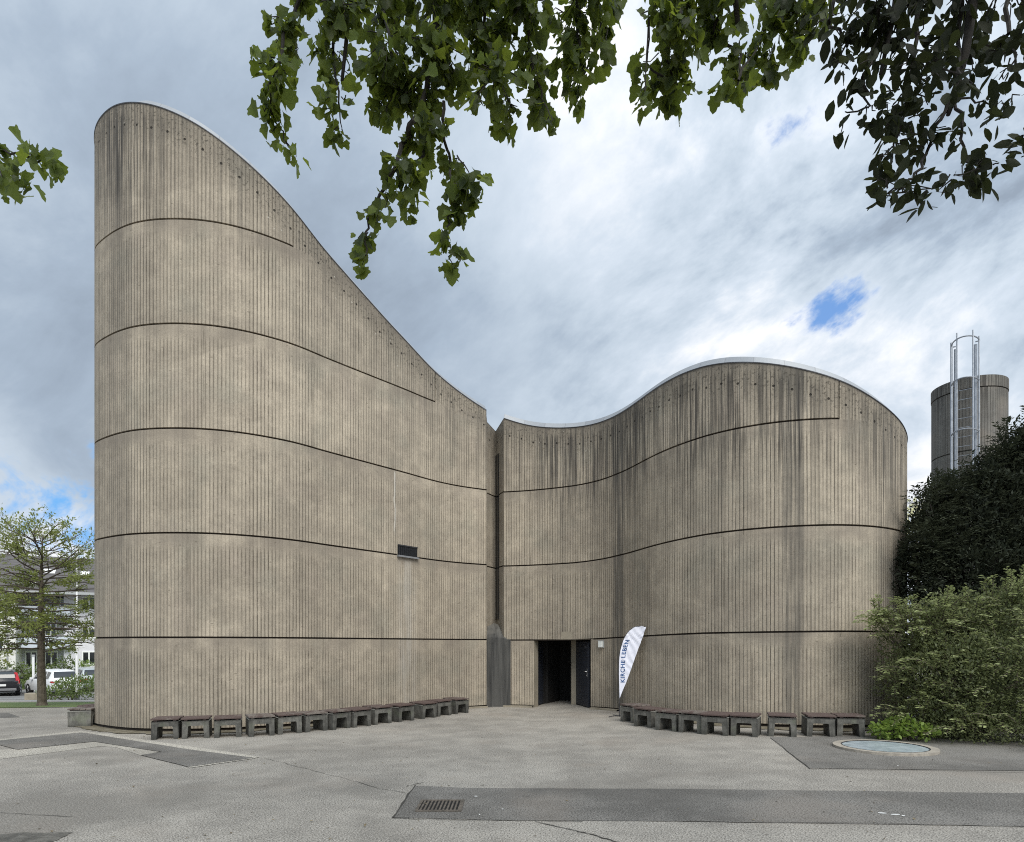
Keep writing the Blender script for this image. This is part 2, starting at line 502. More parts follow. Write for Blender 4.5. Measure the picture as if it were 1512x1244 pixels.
M['ground'] = asphalt('worn_asphalt', (.288, .267, .236), (.378, .352, .310), (.56, .53, .48), .2, 60)
M['patch'] = asphalt('dark_asphalt', (.155, .146, .133), (.212, .20, .183), (.29, .28, .26), .45, 56)
M['pale'] = asphalt('pale_asphalt', (.385, .36, .312), (.47, .44, .38), (.68, .64, .57))
M['road'] = asphalt('road_asphalt', (.20, .20, .195), (.25, .25, .24), (.3, .3, .29))
M['path'] = asphalt('path_asphalt', (.31, .31, .30), (.37, .365, .35), (.45, .45, .43))
M['soil'] = mottled('soil_and_moss', (.10, .085, .05), (.20, .175, .13), 5, 1.0, bump=.8, fine=40, coords='pos')
M['crack'] = material('crack_dirt', (.045, .042, .036), 1.0)
M['cobble'] = mottled('wet_cobbles', (.06, .055, .045), (.15, .14, .12), 6, .7, bump=.8, fine=25, coords='pos')
M['grass'] = mottled('short_grass', (.085, .135, .035), (.15, .19, .06), 3, 1.0, bump=.5, fine=30, coords='pos')
M['white_paint'] = material('white_paint', (.78, .78, .76), .6)


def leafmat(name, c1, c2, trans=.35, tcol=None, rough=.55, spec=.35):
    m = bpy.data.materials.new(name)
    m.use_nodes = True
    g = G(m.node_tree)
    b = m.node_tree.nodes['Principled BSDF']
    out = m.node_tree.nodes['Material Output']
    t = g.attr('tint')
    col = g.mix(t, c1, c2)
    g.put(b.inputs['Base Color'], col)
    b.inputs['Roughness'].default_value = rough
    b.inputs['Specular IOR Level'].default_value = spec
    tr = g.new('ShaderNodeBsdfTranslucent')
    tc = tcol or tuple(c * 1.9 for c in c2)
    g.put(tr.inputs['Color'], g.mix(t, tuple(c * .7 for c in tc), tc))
    mx = g.new('ShaderNodeMixShader')
    mx.inputs[0].default_value = trans
    g.l.new(b.outputs[0], mx.inputs[1]); g.l.new(tr.outputs[0], mx.inputs[2])
    g.l.new(mx.outputs[0], out.inputs[0])
    return m


M['maple'] = leafmat('lobed_leaves', (.022, .036, .010), (.098, .142, .027), .45, (.29, .36, .045))
M['oval'] = leafmat('oval_leaves', (.013, .017, .009), (.038, .046, .020), .30, (.07, .085, .025), .6, .2)
M['yew'] = leafmat('yew_needles', (.013, .018, .012), (.062, .072, .044), .12, None, .7, .2)
M['shrub'] = leafmat('shrub_leaves', (.034, .043, .020), (.34, .385, .175), .25)
M['cover'] = leafmat('cover_leaves', (.05, .09, .022), (.24, .33, .07), .35)
M['spring'] = leafmat('young_leaves', (.13, .16, .04), (.25, .28, .085), .38)
M['hedge'] = leafmat('hedge_leaves', (.06, .09, .025), (.13, .17, .05), .25)
M['juniper'] = leafmat('juniper_leaves', (.075, .11, .03), (.15, .20, .06), .2)
M['blossom'] = leafmat('pale_blossom', (.50, .48, .30), (.72, .70, .50), .4)
M['bark'] = mottled('bark', (.075, .06, .045), (.15, .125, .095), 9, .95, bump=.8, fine=40)
M['bark_shaded'] = mottled('shaded_bark', (.014, .012, .010), (.030, .025, .02), 9, .95, bump=.8, fine=40)  # bark darkened to imitate boughs seen as dark silhouettes
M['twig'] = material('twig_bark', (.10, .08, .065), .9)
M['canvas'] = None


def _canvas(g, b):
    n = g.noise(g.obj(), 14, 3)
    g.put(b.inputs['Base Color'], g.mix(n, (.66, .68, .80), (.80, .81, .88)))


M['canvas'] = material('white_flag_cloth', (.75, .76, .84), .6, 0, _canvas)
M['flag_blue'] = material('blue_print', (.025, .085, .23), .6)
M['granite'] = mottled('pale_granite', (.40, .36, .30), (.26, .235, .20), 9, .85, bump=.3, fine=90)
M['frosted'] = mottled('frosted_skylight', (.27, .32, .345), (.42, .475, .505), 5, .3)
M['cast_iron'] = mottled('rusty_cast_iron', (.085, .075, .062), (.17, .145, .12), 12, .7, .3, bump=.4)
M['black_hole'] = material('shaft_dark', (.01, .01, .01), 1.0)
# far buildings and cars
M['render_white'] = mottled('white_render', (.74, .73, .69), (.66, .65, .62), .8, .9)
M['render_grey'] = mottled('grey_render', (.50, .50, .53), (.58, .58, .61), .8, .9)
M['render_light'] = mottled('light_render', (.60, .59, .62), (.68, .67, .70), .8, .9)
M['balcony'] = material('balcony_panel', (.52, .56, .62), .6)


def _tiles(g, b):
    s = g.sep(g.obj())
    row = g.m('FRACT', g.m('DIVIDE', s[2], .26))
    r = g.white(g.m('FLOOR', g.m('DIVIDE', s[2], .26)))
    n = g.noise(g.obj(), 1.6, 4, .6)
    col = g.mix(n, (.085, .08, .08), (.135, .125, .122))
    col = g.mix(g.m('MULTIPLY', g.ss(row, .25, .05), .7), col, (.035, .033, .033))
    g.put(b.inputs['Base Color'], col)


M['tiles'] = material('dark_roof_tiles', (.1, .1, .1), .8, 0, _tiles)
M['frame_white'] = material('white_frame', (.80, .80, .79), .5)
M['car_white'] = material('white_car_paint', (.78, .79, .80), .25, 0, spec=.6)
M['car_black'] = material('black_car_paint', (.012, .012, .015), .2, 0, spec=.6)
M['car_silver'] = material('silver_car_paint', (.50, .54, .55), .3, .4)
M['car_glass'] = material('car_glass', (.03, .035, .04), .06, 0, spec=.8)
M['rubber'] = material('rubber', (.018, .018, .018), .85)
M['alloy'] = material('alloy_rim', (.35, .36, .37), .4, .6)
M['tail_red'] = material('red_lens', (.45, .012, .02), .2, 0, spec=.6)
M['plate'] = material('number_plate', (.72, .72, .70), .5)
M['bumper'] = material('grey_bumper', (.16, .16, .165), .6)
M['red_paint'] = material('red_car_paint', (.38, .02, .035), .3)
M['litter'] = mottled('dry_leaf_bits', (.10, .07, .035), (.24, .20, .13), 9, .9, coords='pos')
# ---------------------------------------------------------------- church
LIFT = 2.2
J0 = EYE + .165                                   # first lift joint above the ground
# plan of the walls, anticlockwise, from the right-hand side of the notch round the back to its left-hand side
RIGHT = [(743.7, 49.7), (783.5, 50.2), (847, 51.7), (878.7, 52.8), (910, 54.8), (931.6, 56.8), (963.4, 60.2), (995, 63.0),
         (1040, 66.1), (1073.8, 67.9), (1107.5, 69.3), (1141, 70.3), (1175, 71.0), (1208.8, 71.4), (1239, 71.5), (1276, 71.0),
         (1310, 69.6), (1332, 67.6), (1341.5, 65.6)]
LEFT = [(137.2, 65.2), (141.2, 65.75), (151.7, 66.9), (168.7, 68.2), (183.5, 69.1), (204.7, 69.8), (225.8, 70.15), (255.4, 70.3), (289.3, 70.15),
        (321, 69.7), (352.8, 68.9), (384.5, 67.85), (416.3, 66.5), (440, 65.4), (465, 63.75), (510, 61.05), (555, 58.4),
        (600, 55.75), (643, 53.1), (678.8, 51.45), (718.3, 50.25)]
w2 = lambda p: ((p[0] - CX) / p[1], F / p[1])
front_r = [w2(p) for p in RIGHT]
front_l = [w2(p) for p in LEFT]
back = [(9.13, 15.1), (9.2, 16.1), (8.95, 18), (8.2, 21), (6.5, 24), (3, 27), (-2, 28), (-6, 26), (-8.3, 22), (-9.5, 18.6), (-9.86, 16.6), (-9.83, 15.5)]
ctrl = front_r + back + front_l


def catmull(P, step=.02):
    P = [np.array(p, float) for p in P]
    P = [2 * P[0] - P[1]] + P + [2 * P[-1] - P[-2]]
    out = []
    for i in range(1, len(P) - 2):
        p0, p1, p2, p3 = P[i - 1:i + 3]
        d = lambda a, b: max(np.linalg.norm(b - a), 1e-6) ** .5
        t0 = 0; t1 = t0 + d(p0, p1); t2 = t1 + d(p1, p2); t3 = t2 + d(p2, p3)
        n = max(2, int(np.linalg.norm(p2 - p1) / step))
        for t in np.linspace(t1, t2, n, endpoint=False):
            a1 = (t1 - t) / (t1 - t0) * p0 + (t - t0) / (t1 - t0) * p1
            a2 = (t2 - t) / (t2 - t1) * p1 + (t - t1) / (t2 - t1) * p2
            a3 = (t3 - t) / (t3 - t2) * p2 + (t - t2) / (t3 - t2) * p3
            b1 = (t2 - t) / (t2 - t0) * a1 + (t - t0) / (t2 - t0) * a2
            b2 = (t3 - t) / (t3 - t1) * a2 + (t - t1) / (t3 - t1) * a3
            out.append((t2 - t) / (t2 - t1) * b1 + (t - t1) / (t2 - t1) * b2)
    out.append(P[-2])
    return np.array(out)


dense = catmull(ctrl)
# light smoothing removes the measuring noise
ker = np.ones(41) / 41
pad = np.concatenate([2 * dense[0] - dense[20:0:-1], dense, 2 * dense[-1] - dense[-2:-22:-1]])
dense = np.stack([np.convolve(pad[:, k], ker, 'valid') for k in (0, 1)], 1)
du = np.concatenate([[0], np.cumsum(np.linalg.norm(np.diff(dense, axis=0), axis=1))])
UT = du[-1]
dpx = CX + F * dense[:, 0] / dense[:, 1]
iR = int(np.argmax(dpx[:len(dpx) // 2])); iL = len(dpx) // 2 + int(np.argmin(dpx[len(dpx) // 2:]))
uR, uL = du[iR], du[iL]
pos_u = lambda u: np.array([np.interp(u, du, dense[:, 0]), np.interp(u, du, dense[:, 1])])
upx_r = lambda px: float(np.interp(px, np.maximum.accumulate(dpx[:iR + 1]) + np.arange(iR + 1) * 1e-7, du[:iR + 1]))
upx_l = lambda px: float(np.interp(px, np.maximum.accumulate(dpx[iL:]) + np.arange(len(dpx) - iL) * 1e-7, du[iL:]))


def nrm_u(u):
    a, b = pos_u(u - .06), pos_u(u + .06)
    d = (b - a) / max(np.linalg.norm(b - a), 1e-9)
    return np.array([d[1], -d[0]])


TOP_R = [(743.7, 618), (762.3, 624.3), (783.5, 629.6), (811, 632.4), (838.5, 632.4), (868, 629), (900, 619), (931.6, 600.6), (945.6, 590.7), (991.3, 560.3),
         (1021.7, 546.6), (1058, 537.6), (1085, 535.6), (1107.5, 535.6), (1135, 537.4), (1163.8, 541.5), (1208.8, 551.8), (1238.5, 561.9), (1265, 574), (1294.3, 593.1),
         (1321.3, 614.5), (1337, 634.8)]
TOP_L = [(141, 189), (145.4, 178), (151.7, 169.6), (162.3, 160.1), (172.9, 154.8), (187.7, 152.3), (215.2, 153.5), (236.4, 158.6), (268, 171.7), (300, 189.7),
         (331.6, 213), (363.4, 239.5), (395, 269), (420.5, 296), (440, 319.5), (471.4, 360.5), (523, 419.6), (574.3, 477.5), (625.8, 532.8), (642.5, 549.8),
         (677, 578), (717.5, 606.3)]
zk, uk = [], []
for px, py in TOP_R:
    u = upx_r(px); uk.append(u); zk.append(EYE + (HY - py) * pos_u(u)[1] / F)
uk += [uR, uR + 1, uR + 4, uR + 9, .5 * (uR + uL), uL - 9, uL - 4, uL - 1.2]; zk += [6.42, 6.35, 6.5, 7.2, 8.6, 10.5, 12.0, 13.0]
for px, py in TOP_L:
    u = upx_l(px); uk.append(u); zk.append(EYE + (HY - py) * pos_u(u)[1] / F)
_o = np.argsort(uk)
uk, zk = np.array(uk)[_o], np.array(zk)[_o]
_ug = np.arange(0, UT + .05, .05)
_zg = np.interp(_ug, uk, zk)
_zp = np.concatenate([2 * _zg[0] - _zg[8:0:-1], _zg, 2 * _zg[-1] - _zg[-2:-10:-1]])
_zg = np.convolve(_zp, np.ones(17) / 17, 'valid')
top_u = lambda u: float(np.interp(u, _ug, _zg))
OFF = [(upx_r(a), b) for a, b in ((743, -.014), (847, -.012), (910, .04), (963, .071), (1040, .104), (1107, .109), (1239, .122))] + [(uR + 6, .12), (uL - 8, 0), (UT, 0)]
off_u = lambda u: float(np.interp(u, [a for a, b in OFF], [b for a, b in OFF]))
ST = [(upx_r(a), b) for a, b in ((743, .30), (790, .45), (815, .8), (850, .8), (890, .85), (920, 1.0), (945, 1.0), (962, .75), (985, .55), (1010, .8), (1040, .9), (1060, .75), (1090, .8), (1105, .55), (1140, .6), (1157, 1.0), (1185, 1.0), (1192, .6), (1240, .2), (1262, .4), (1290, .7), (1310, .6), (1335, .35))]
ST += [(uR + 2, .4), (uL - 3, .4)] + [(upx_l(a), b) for a, b in ((140, .35), (155, .65), (165, .9), (178, .9), (192, .95), (203, .6), (230, .45), (300, .28), (420, .18), (560, .18), (640, .3), (660, .3), (718, .3))]
st_u = lambda u: float(np.interp(u, [a for a, b in ST], [b for a, b in ST]))
BD = [(upx_r(a), b) for a, b in ((743, .12), (812, .05), (818, .3), (832, .35), (842, .12), (880, .25), (901, .25), (907, .95), (918, .95), (924, .3), (945, .2), (950, .3), (958, .1), (1030, .08), (1048, .22), (1066, .25), (1072, .04), (1152, .04), (1160, .72), (1184, .72), (1189, .05), (1235, .0), (1290, .12), (1300, .45), (1312, .35), (1322, .1))]
BD += [(uR + 3, .2), (uL - 3, .2)] + [(upx_l(a), b) for a, b in ((138, .1), (160, .1), (166, .28), (182, .30), (189, .35), (196, .04), (260, .0), (440, .0), (718, .0))]
bd_u = lambda u: float(np.interp(u, [a for a, b in BD], [b for a, b in BD]))
END = [upx_l(718.2) + .5, upx_l(718.2) + .5, upx_l(718.2) + .5, upx_l(642.8), upx_l(432.8)]    # where each lift joint stops (left)
END_R3 = upx_r(1239)                                                                          # third joint on the right
DOOR = (upx_r(788.3), upx_r(872.3))

M['concrete'] = concrete('concrete', crack_u=upx_l(583), wash=upx_l(601))
church = thing('church', 'curving board-marked concrete church with high swooping wall and wavy lower wall', 'church', (.5, 19, 0))
CL = Vector(church.location)


def wall_strip(name, us, Pf, Nf, topf, offf, stf, bdf, joint_on, ubase=0.0, door=None, ends=()):
    """board-marked wall along a path, with recessed lift joints; joint_on(k,u) tells where joint k is open"""
    cols = sorted(set(round(u, 5) for u in us))
    rows_n = 5
    verts, at_u, at_z, at_dt, at_dj, at_s, at_b, at_c = [], [], [], [], [], [], [], []
    grid = []
    H = .0195
    for u in cols:
        p, n, t, o = Pf(u), Nf(u), topf(u), offf(u)
        rr = []                               # (z, recess, djoint)
        base = float(gz(p[0], p[1]))
        jz = [J0 + k * LIFT + o for k in range(5)]
        rr += [(base - .35, .05, 2.0), (base + .075, .05, 2.0), (base + .075, 0, 2.0)]
        for k in range(5):
            on = joint_on(k, u)
            vg = any(abs(u - e) < .0115 and kk <= k and e > 0 and (k > kk) for e, kk in ends)
            vgu = any(abs(u - e) < .0115 and kk <= k for e, kk in ends)
            d = .05 if on else (.022 if vg else 0)
            d2 = .022 if vgu else 0
            rr += [(jz[k] - H, .022 if vg else 0, 0.0), (jz[k] - H, max(d, .022 if vg else 0), 0.0 if not on else 0.0), (jz[k] + H, max(d, d2), LIFT), (jz[k] + H, d2, LIFT)]
        topd = .022 if any(abs(u - e) < .0115 for e, kk in ends) else 0
        rr.append((t, topd, .9))
        tc_ = topf((math.floor((u + ubase) / .36) + .5) * .36 - ubase)
        col = []
        for z, d, dj in rr:
            z = min(z, t)
            verts.append((p[0] - n[0] * d, p[1] - n[1] * d, z))
            at_u.append(u + ubase); at_z.append(z); at_dt.append(t - z); at_dj.append(dj if z < t - 1e-6 or dj != .9 else .9)
            at_s.append(stf(u)); at_b.append(bdf(u)); at_c.append(tc_)
            col.append(len(verts) - 1)
        grid.append(col)
    faces, mi = [], []
    for i in range(len(cols) - 1):
        um = .5 * (cols[i] + cols[i + 1])
        for j in range(len(grid[0]) - 1):
            a, b, c, d = grid[i][j], grid[i + 1][j], grid[i + 1][j + 1], grid[i][j + 1]
            if verts[c][2] - verts[b][2] < 1e-7 and verts[d][2] - verts[a][2] < 1e-7:
                if (Vector(verts[a]) - Vector(verts[d])).length < 1e-6 and (Vector(verts[b]) - Vector(verts[c])).length < 1e-6: continue
                if verts[a][2] >= topf(cols[i]) - 1e-7: continue
            if door and door[0] < um < door[1] and j < 4: continue
            faces.append((a, b, c, d))
            k = (j - 3) // 4
            isj = j >= 3 and (j - 3) % 4 in (1,) and k < 5 and joint_on(k, um)
            mi.append(1 if isj or j < 2 else 0)
    me = bpy.data.meshes.new(name)
    me.from_pydata([(x - CL.x, y - CL.y, z - CL.z) for x, y, z in verts], [], faces)
    me.materials.append(M['concrete']); me.materials.append(M['joint'])
    me.polygons.foreach_set('material_index', mi)
    for k, arr in (('u', at_u), ('z', at_z), ('dtop', at_dt), ('djoint', at_dj), ('stain', at_s), ('band', at_b), ('tcell', at_c)):
        me.attributes.new(k, 'FLOAT', 'POINT').data.foreach_set('value', np.array(arr, np.float32))
    o = bpy.data.objects.new(name, me)
    COL.objects.link(o); o.parent = church
    return o


def useq(a, b, step, extra=()):
    n = max(2, int(abs(b - a) / step) + 1)
    return [float(x) for x in np.linspace(a, b, n)] + [e for e in extra if a <= e <= b]


def eps(e): return [e - .0125, e - .0112, e + .0112, e + .0125]


jon_r = lambda k, u: (k <= 1) or (k == 2 and u <= END_R3)
wall_strip('wall', useq(0, uR + 1.6, .06, eps(END_R3) + [DOOR[0] - .001, DOOR[0], DOOR[1], DOOR[1] + .001]), pos_u, nrm_u, top_u, off_u, st_u, bd_u,
           jon_r, door=DOOR, ends=((END_R3, 2),))
wall_strip('wall', useq(uR + 1.6, uL - 1.2, .35), pos_u, nrm_u, top_u, off_u, st_u, bd_u, lambda k, u: k < 2)
wall_strip('wall', useq(uL - 1.2, UT, .06, eps(END[3]) + eps(END[4])), pos_u, nrm_u, top_u, off_u, st_u, bd_u,
           lambda k, u: u <= END[k] + .001, ends=((END[3], 3), (END[4], 4)))
# the notch between the two walls
LW = pos_u(UT); RW = pos_u(0)
rec = [tuple(LW), ((719.3 - CX) / 49.2, F / 49.2), ((731.8 - CX) / 48.0, F / 48.0), tuple(RW)]


def poly_path(P):
    P = [np.array(p) for p in P]
    L = [0.0]
    for a, b in zip(P, P[1:]): L.append(L[-1] + float(np.linalg.norm(b - a)))
    def pf(u):
        u = min(max(u, 0), L[-1])
        for i in range(len(P) - 1):
            if u <= L[i + 1] + 1e-9: return P[i] + (P[i + 1] - P[i]) * ((u - L[i]) / (L[i + 1] - L[i]))
    def nf(u):
        for i in range(len(P) - 1):
            if u <= L[i + 1] + 1e-9:
                d = (P[i + 1] - P[i]) / (L[i + 1] - L[i]); return np.array([d[1], -d[0]])
        return np.array([0, -1.0])
    return pf, nf, L


zrec = [EYE + (HY - 621.5) / 49.2, EYE + (HY - 623.5) / 49.2, EYE + (HY - 637) / 48.0, top_u(0)]
for i in range(3):
    pf, nf, L = poly_path(rec[i:i + 2])
    a, b = zrec[i], zrec[i + 1]
    wall_strip('recess_wall', useq(0, L[-1], .06), pf, nf, lambda u: a + (b - a) * u / L[-1], lambda u: 0.0, lambda u: .35, lambda u: .25 if i == 2 else .08,
               lambda k, u: k < 3 and i > 0, ubase=80 + 5 * i)

# slot window in the return face of the notch
mb = MB()
A, B = np.array(rec[2]), np.array(rec[3])
dr = (B - A) / np.linalg.norm(B - A); nr = np.array([dr[1], -dr[0]])
ln = float(np.linalg.norm(B - A))
q = lambda s, o: A + dr * s + nr * o
z0, z1 = 2.62, EYE + (HY - 672) / 48.4
f0, f1 = .02 * ln, .46 * ln
fr = MB()
pl = [q(f0, .004), q(f1, .004), q(f1, -.10), q(f0, -.10)]
fr.prism([q(f0, .02), q(f1, .02), q(f1, .003), q(f0, .003)][::1], z0, z1)
sw = fr.move(-CL).build('slot_window', M['glass_dark'], church)

# roof and coping
ring = [u for u in np.arange(0, UT, .45)] + [UT]
rp = [pos_u(u) - nrm_u(u) * .22 for u in ring] + [np.array(rec[1]) + [0, .25], np.array(rec[2]) + [0, .3]]
rz = [min(top_u(u) - .08, 7.7) for u in ring] + [7.6, 7.6]
tri = geometry.tessellate_polygon([[Vector((p[0], p[1], 0)) for p in rp]])
mb = MB(); mb.add([(p[0], p[1], z) for p, z in zip(rp, rz)], [tuple(t) for t in tri])
mb.move(-CL).build('roof', M['roof'], church)


def coping(name, u0, u1, hs):
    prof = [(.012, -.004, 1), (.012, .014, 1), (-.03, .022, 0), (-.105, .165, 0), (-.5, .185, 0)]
    vs, fs, mi, au = [], [], [], []
    us = useq(u0, u1, .08)
    for u in us:
        p, n, t, h = pos_u(u), nrm_u(u), top_u(u), hs(u)
        for o, z, _ in prof:
            vs.append((p[0] + n[0] * o - CL.x, p[1] + n[1] * o - CL.y, t + (z if z < .03 else .022 + (z - .022) * h))); au.append(u)
    k = len(prof)
    for i in range(len(us) - 1):
        for j in range(k - 1):
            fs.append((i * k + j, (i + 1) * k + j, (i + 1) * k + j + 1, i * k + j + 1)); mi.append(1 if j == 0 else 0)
    me = bpy.data.meshes.new(name); me.from_pydata(vs, [], fs)
    me.materials.append(M['zinc']); me.materials.append(M['dark_steel'])  # dark strip along the lip stands in for the overhang's shadow line
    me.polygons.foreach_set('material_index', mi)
    me.attributes.new('u', 'FLOAT', 'POINT').data.foreach_set('value', np.array(au, np.float32))
    o = bpy.data.objects.new(name, me); COL.objects.link(o); o.parent = church
    return o


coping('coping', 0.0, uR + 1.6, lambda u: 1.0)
uc = upx_l(176)
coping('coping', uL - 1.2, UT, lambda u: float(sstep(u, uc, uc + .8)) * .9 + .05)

# stained pillar base under the notch
yy = lambda px, s: ((px - CX) / s, F / s)
fr_ = [yy(718.6, 49.95), yy(724, 49.75), yy(733, 49.7), yy(742, 49.75), yy(749, 49.9), (float(-.04), 19.02)]
mb = MB()
n = len(fr_)
low = [(x, y, -.05) for x, y in fr_]
mid = [(x, y, J0 + (.06 if i < 4 else .0)) for i, (x, y) in enumerate(fr_)]
tp = [(-.735, 19.34, 2.40), (-.66, 19.4, 2.43), (-.56, 19.55, 2.50), (-.42, 19.42, 2.46), (-.30, 19.27, 2.22), (-.2, 19.16, 2.02)]
mb.add(low + mid + tp, [(i, i + 1, n + i + 1, n + i) for i in range(n - 1)] + [(n + i, n + i + 1, 2 * n + i + 1, 2 * n + i) for i in range(n - 1)])
mb.add([low[0], mid[0], tp[0], (low[0][0], low[0][1] + .6, -.05)], [(0, 1, 2, 3)])
mb.add([low[-1], mid[-1], tp[-1], (low[-1][0], low[-1][1] + .3, -.05)], [(3, 2, 1, 0)])
mb.move(-CL).build('pillar_base', M['stained'], church)

# entrance: reveals, lintel, two leaves, dark lobby
D0, D1 = pos_u(DOOR[0]), pos_u(DOOR[1])
dd = (D1 - D0) / np.linalg.norm(D1 - D0); dn = np.array([dd[1], -dd[0]]); din = -dn
zt = J0 - .017 + off_u(DOOR[0])
en = lambda s, o: tuple(D0 + dd * s + din * o)
W = float(np.linalg.norm(D1 - D0))
mb = MB()
mb.prism([en(-.01, .012), en(-.01, .32), en(-.2, .32), en(-.2, .06)][::-1], -.05, zt - .002)      # left reveal
mb.prism([en(W + .01, .012), en(W + .2, .05), en(W + .2, .32), en(W + .01, .32)], -.05, zt + .05)
mb.prism([en(-.2, .06), en(W + .2, .06), en(W + .2, 2.2), en(-.2, 2.2)], zt + .03, zt + .25)            # soffit
mb.move(-CL).build('door_surround', M['concrete_plain'], church)
mb = MB()
mb.prism([en(-.2, .33), en(-.32, .33), en(-.32, 2.4), en(-.2, 2.4)][::-1], -.05, zt + .02)
mb.prism([en(W + .2, .33), en(W + .32, .33), en(W + .32, 2.4), en(W + .2, 2.4)], -.05, zt + .02)
mb.prism([en(-.3, 2.4), en(W + .3, 2.4), en(W + .3, 2.5), en(-.3, 2.5)], -.05, zt + .02)
mb.move(-CL).build('lobby', M['dark_int'], church)


def leaf(hinge, tip, th, name):
    hinge, tip = np.array(hinge), np.array(tip)
    d = tip - hinge; L = float(np.linalg.norm(d)); rz = math.atan2(d[1], d[0])
    b = float(gz(hinge[0], hinge[1])) + .03
    m = MB(); m.box(0, L, -th / 2, th / 2, b, zt - .03)
    o = m.build('door', M['door'], church, bevel=.006)
    o.location = (hinge[0] - CL.x, hinge[1] - CL.y, 0); o.rotation_euler = (0, 0, rz)
    return o, L


lf, L1 = leaf((.655, 19.10), (.975, 20.05), .055, 'door')
hp, tpp = (1.965, 19.55), (2.195, 18.38)
rf, L2 = leaf(hp, tpp, .06, 'door')
mb = MB()
mb.box(L2 - .075, L2 - .035, -.045, -.032, .92, 1.16).tube([(L2 - .055, -.033, 1.07), (L2 - .055, -.085, 1.07), (L2 - .20, -.085, 1.07)], .011, 8)
mb.tube([(L2 - .055, -.033, .96), (L2 - .055, -.052, .96)], .014, 8)
mb.build('handle', M['chrome'], rf)
mb = MB(); mb.box(L2 - .16, L2 - .09, -.09, -.031, 1.74, 1.82)
mb.build('door_closer', M['dark_steel'], rf)
mb = MB()
mb.prism([(1.80, 19.50), (1.94, 19.50), (1.94, 19.68), (1.80, 19.68)], -.02, zt + .03)
mb.move(-CL).build('door_post', M['concrete_plain'], church)
mb = MB()
mb.prism([(1.05, 20.1), (1.12, 20.1), (1.12, 20.2), (1.05, 20.2)], -.02, zt + .03)
mb.move(-CL).build('door_post', M['dark_int'], church)

# white box lamp beside the entrance
u = upx_r(889); p = pos_u(u); nn = nrm_u(u); rz = math.atan2(nn[1], nn[0]) + math.pi / 2
mb = MB(); mb.box(-.065, .065, -.10, -.018, -.09, .09)
o = mb.build('wall_lamp', M['lamp'], church, bevel=.012)
o.location = (p[0] - CL.x, p[1] - CL.y, EYE + (HY - 951.5) * p[1] / F); o.rotation_euler = (0, 0, rz)
mb = MB(); mb.box(-.075, .075, -.0175, .02, -.10, .10).box(-.072, .072, -.106, -.0178, .091, .104)
mb.build('lamp_mount', M['plastic_grey'], o)

# vent window on the second joint of the high wall
u = upx_l(601.5); p = pos_u(u); nn = nrm_u(u); rz = math.atan2(nn[1], nn[0]) + math.pi / 2
s_ = F / p[1]
mb = MB()
w, h = .345, .145
mb.box(-w, w, .004, .09, h, h + .03).box(-w, -w + .035, .002, .09, -h, h - .001).box(w - .035, w, .002, .09, -h, h - .001)
o = mb.build('vent_window', M['concrete_plain'], church)
o.location = (p[0] - CL.x - nn[0] * .0, p[1] - CL.y - nn[1] * .0, EYE + (HY - 815) / s_); o.rotation_euler = (0, 0, rz)
mb = MB(); mb.box(-w + .001, w - .001, -.012, -.004, -h + .02, h - .02)
mb.build('pane', M['glass_dark'], o)
mb = MB()
for k in range(9): mb.box(-w + .05 + k * .072, -w + .062 + k * .072, -.022, -.0125, -h + .02, h - .02)
mb.box(-w - .005, w + .005, -.03, -.0125, h - .02, h + .012)
mb.build('grille', M['dark_steel'], o)
mb = MB(); mb.box(-w - .02, w + .02, -.075, -.003, -h - .025, -h + .018)
mb.build('sill', M['zinc'], o)

# low kerb in front of the wall on either side of the entrance
def ribbon(us, Pf, Nf, o0, o1, z0, z1, mb):
    vs = []
    for u in us:
        p, n_ = Pf(u), Nf(u)
        a = p + n_ * o0; b = p + n_ * o1
        ga, gb = float(gz(*a)), float(gz(*b))
        vs += [(a[0], a[1], ga + z1), (b[0], b[1], gb + z1), (b[0], b[1], gb + z0)]
    k = len(us)
    mb.add(vs, [(3 * i, 3 * i + 1, 3 * i + 4, 3 * i + 3) for i in range(k - 1)] + [(3 * i + 1, 3 * i + 2, 3 * i + 5, 3 * i + 4) for i in range(k - 1)])


mb = MB()
ribbon(useq(-.02, DOOR[0] - .02, .1), pos_u, nrm_u, -.02, .12, -.1, .05, mb)
mb.move(-CL).build('kerb', M['concrete_plain'], church)
mb = MB()
ribbon(useq(DOOR[1] + .03, upx_r(915), .1), pos_u, nrm_u, -.02, .10, -.1, .045, mb)
mb.move(-CL).build('kerb', M['concrete_plain'], church)
mb = MB()
ribbon(useq(upx_l(690), UT, .1), pos_u, nrm_u, -.02, .10, -.1, .045, mb)
mb.move(-CL).build('kerb', M['concrete_plain'], church)
# ---------------------------------------------------------------- ground
def axis(ranges):
    out = []
    for a, b, s in ranges: out += list(np.arange(a, b, s))
    return np.array(out + [ranges[-1][1]])


gx = axis([(-400, -80, 40), (-80, -30, 2.5), (-30, -15, 1.5), (-15, -8, .5), (-8, 0, 1), (0, 5, .2), (5, 20, 1.5), (20, 80, 10), (80, 400, 40)])
gy = axis([(-60, 0, 6), (0, 20, 1), (20, 62, 1), (62, 100, 6), (100, 900, 80)])
X, Y = np.meshgrid(gx, gy)
Z = gz(X, Y)
nx, ny = len(gx), len(gy)
mb = MB()
mb.add(list(zip(X.ravel(), Y.ravel(), Z.ravel())), [(j * nx + i, j * nx + i + 1, (j + 1) * nx + i + 1, (j + 1) * nx + i) for j in range(ny - 1) for i in range(nx - 1)])
tag(mb.build('ground', M['ground'], smooth=True), kind='structure')


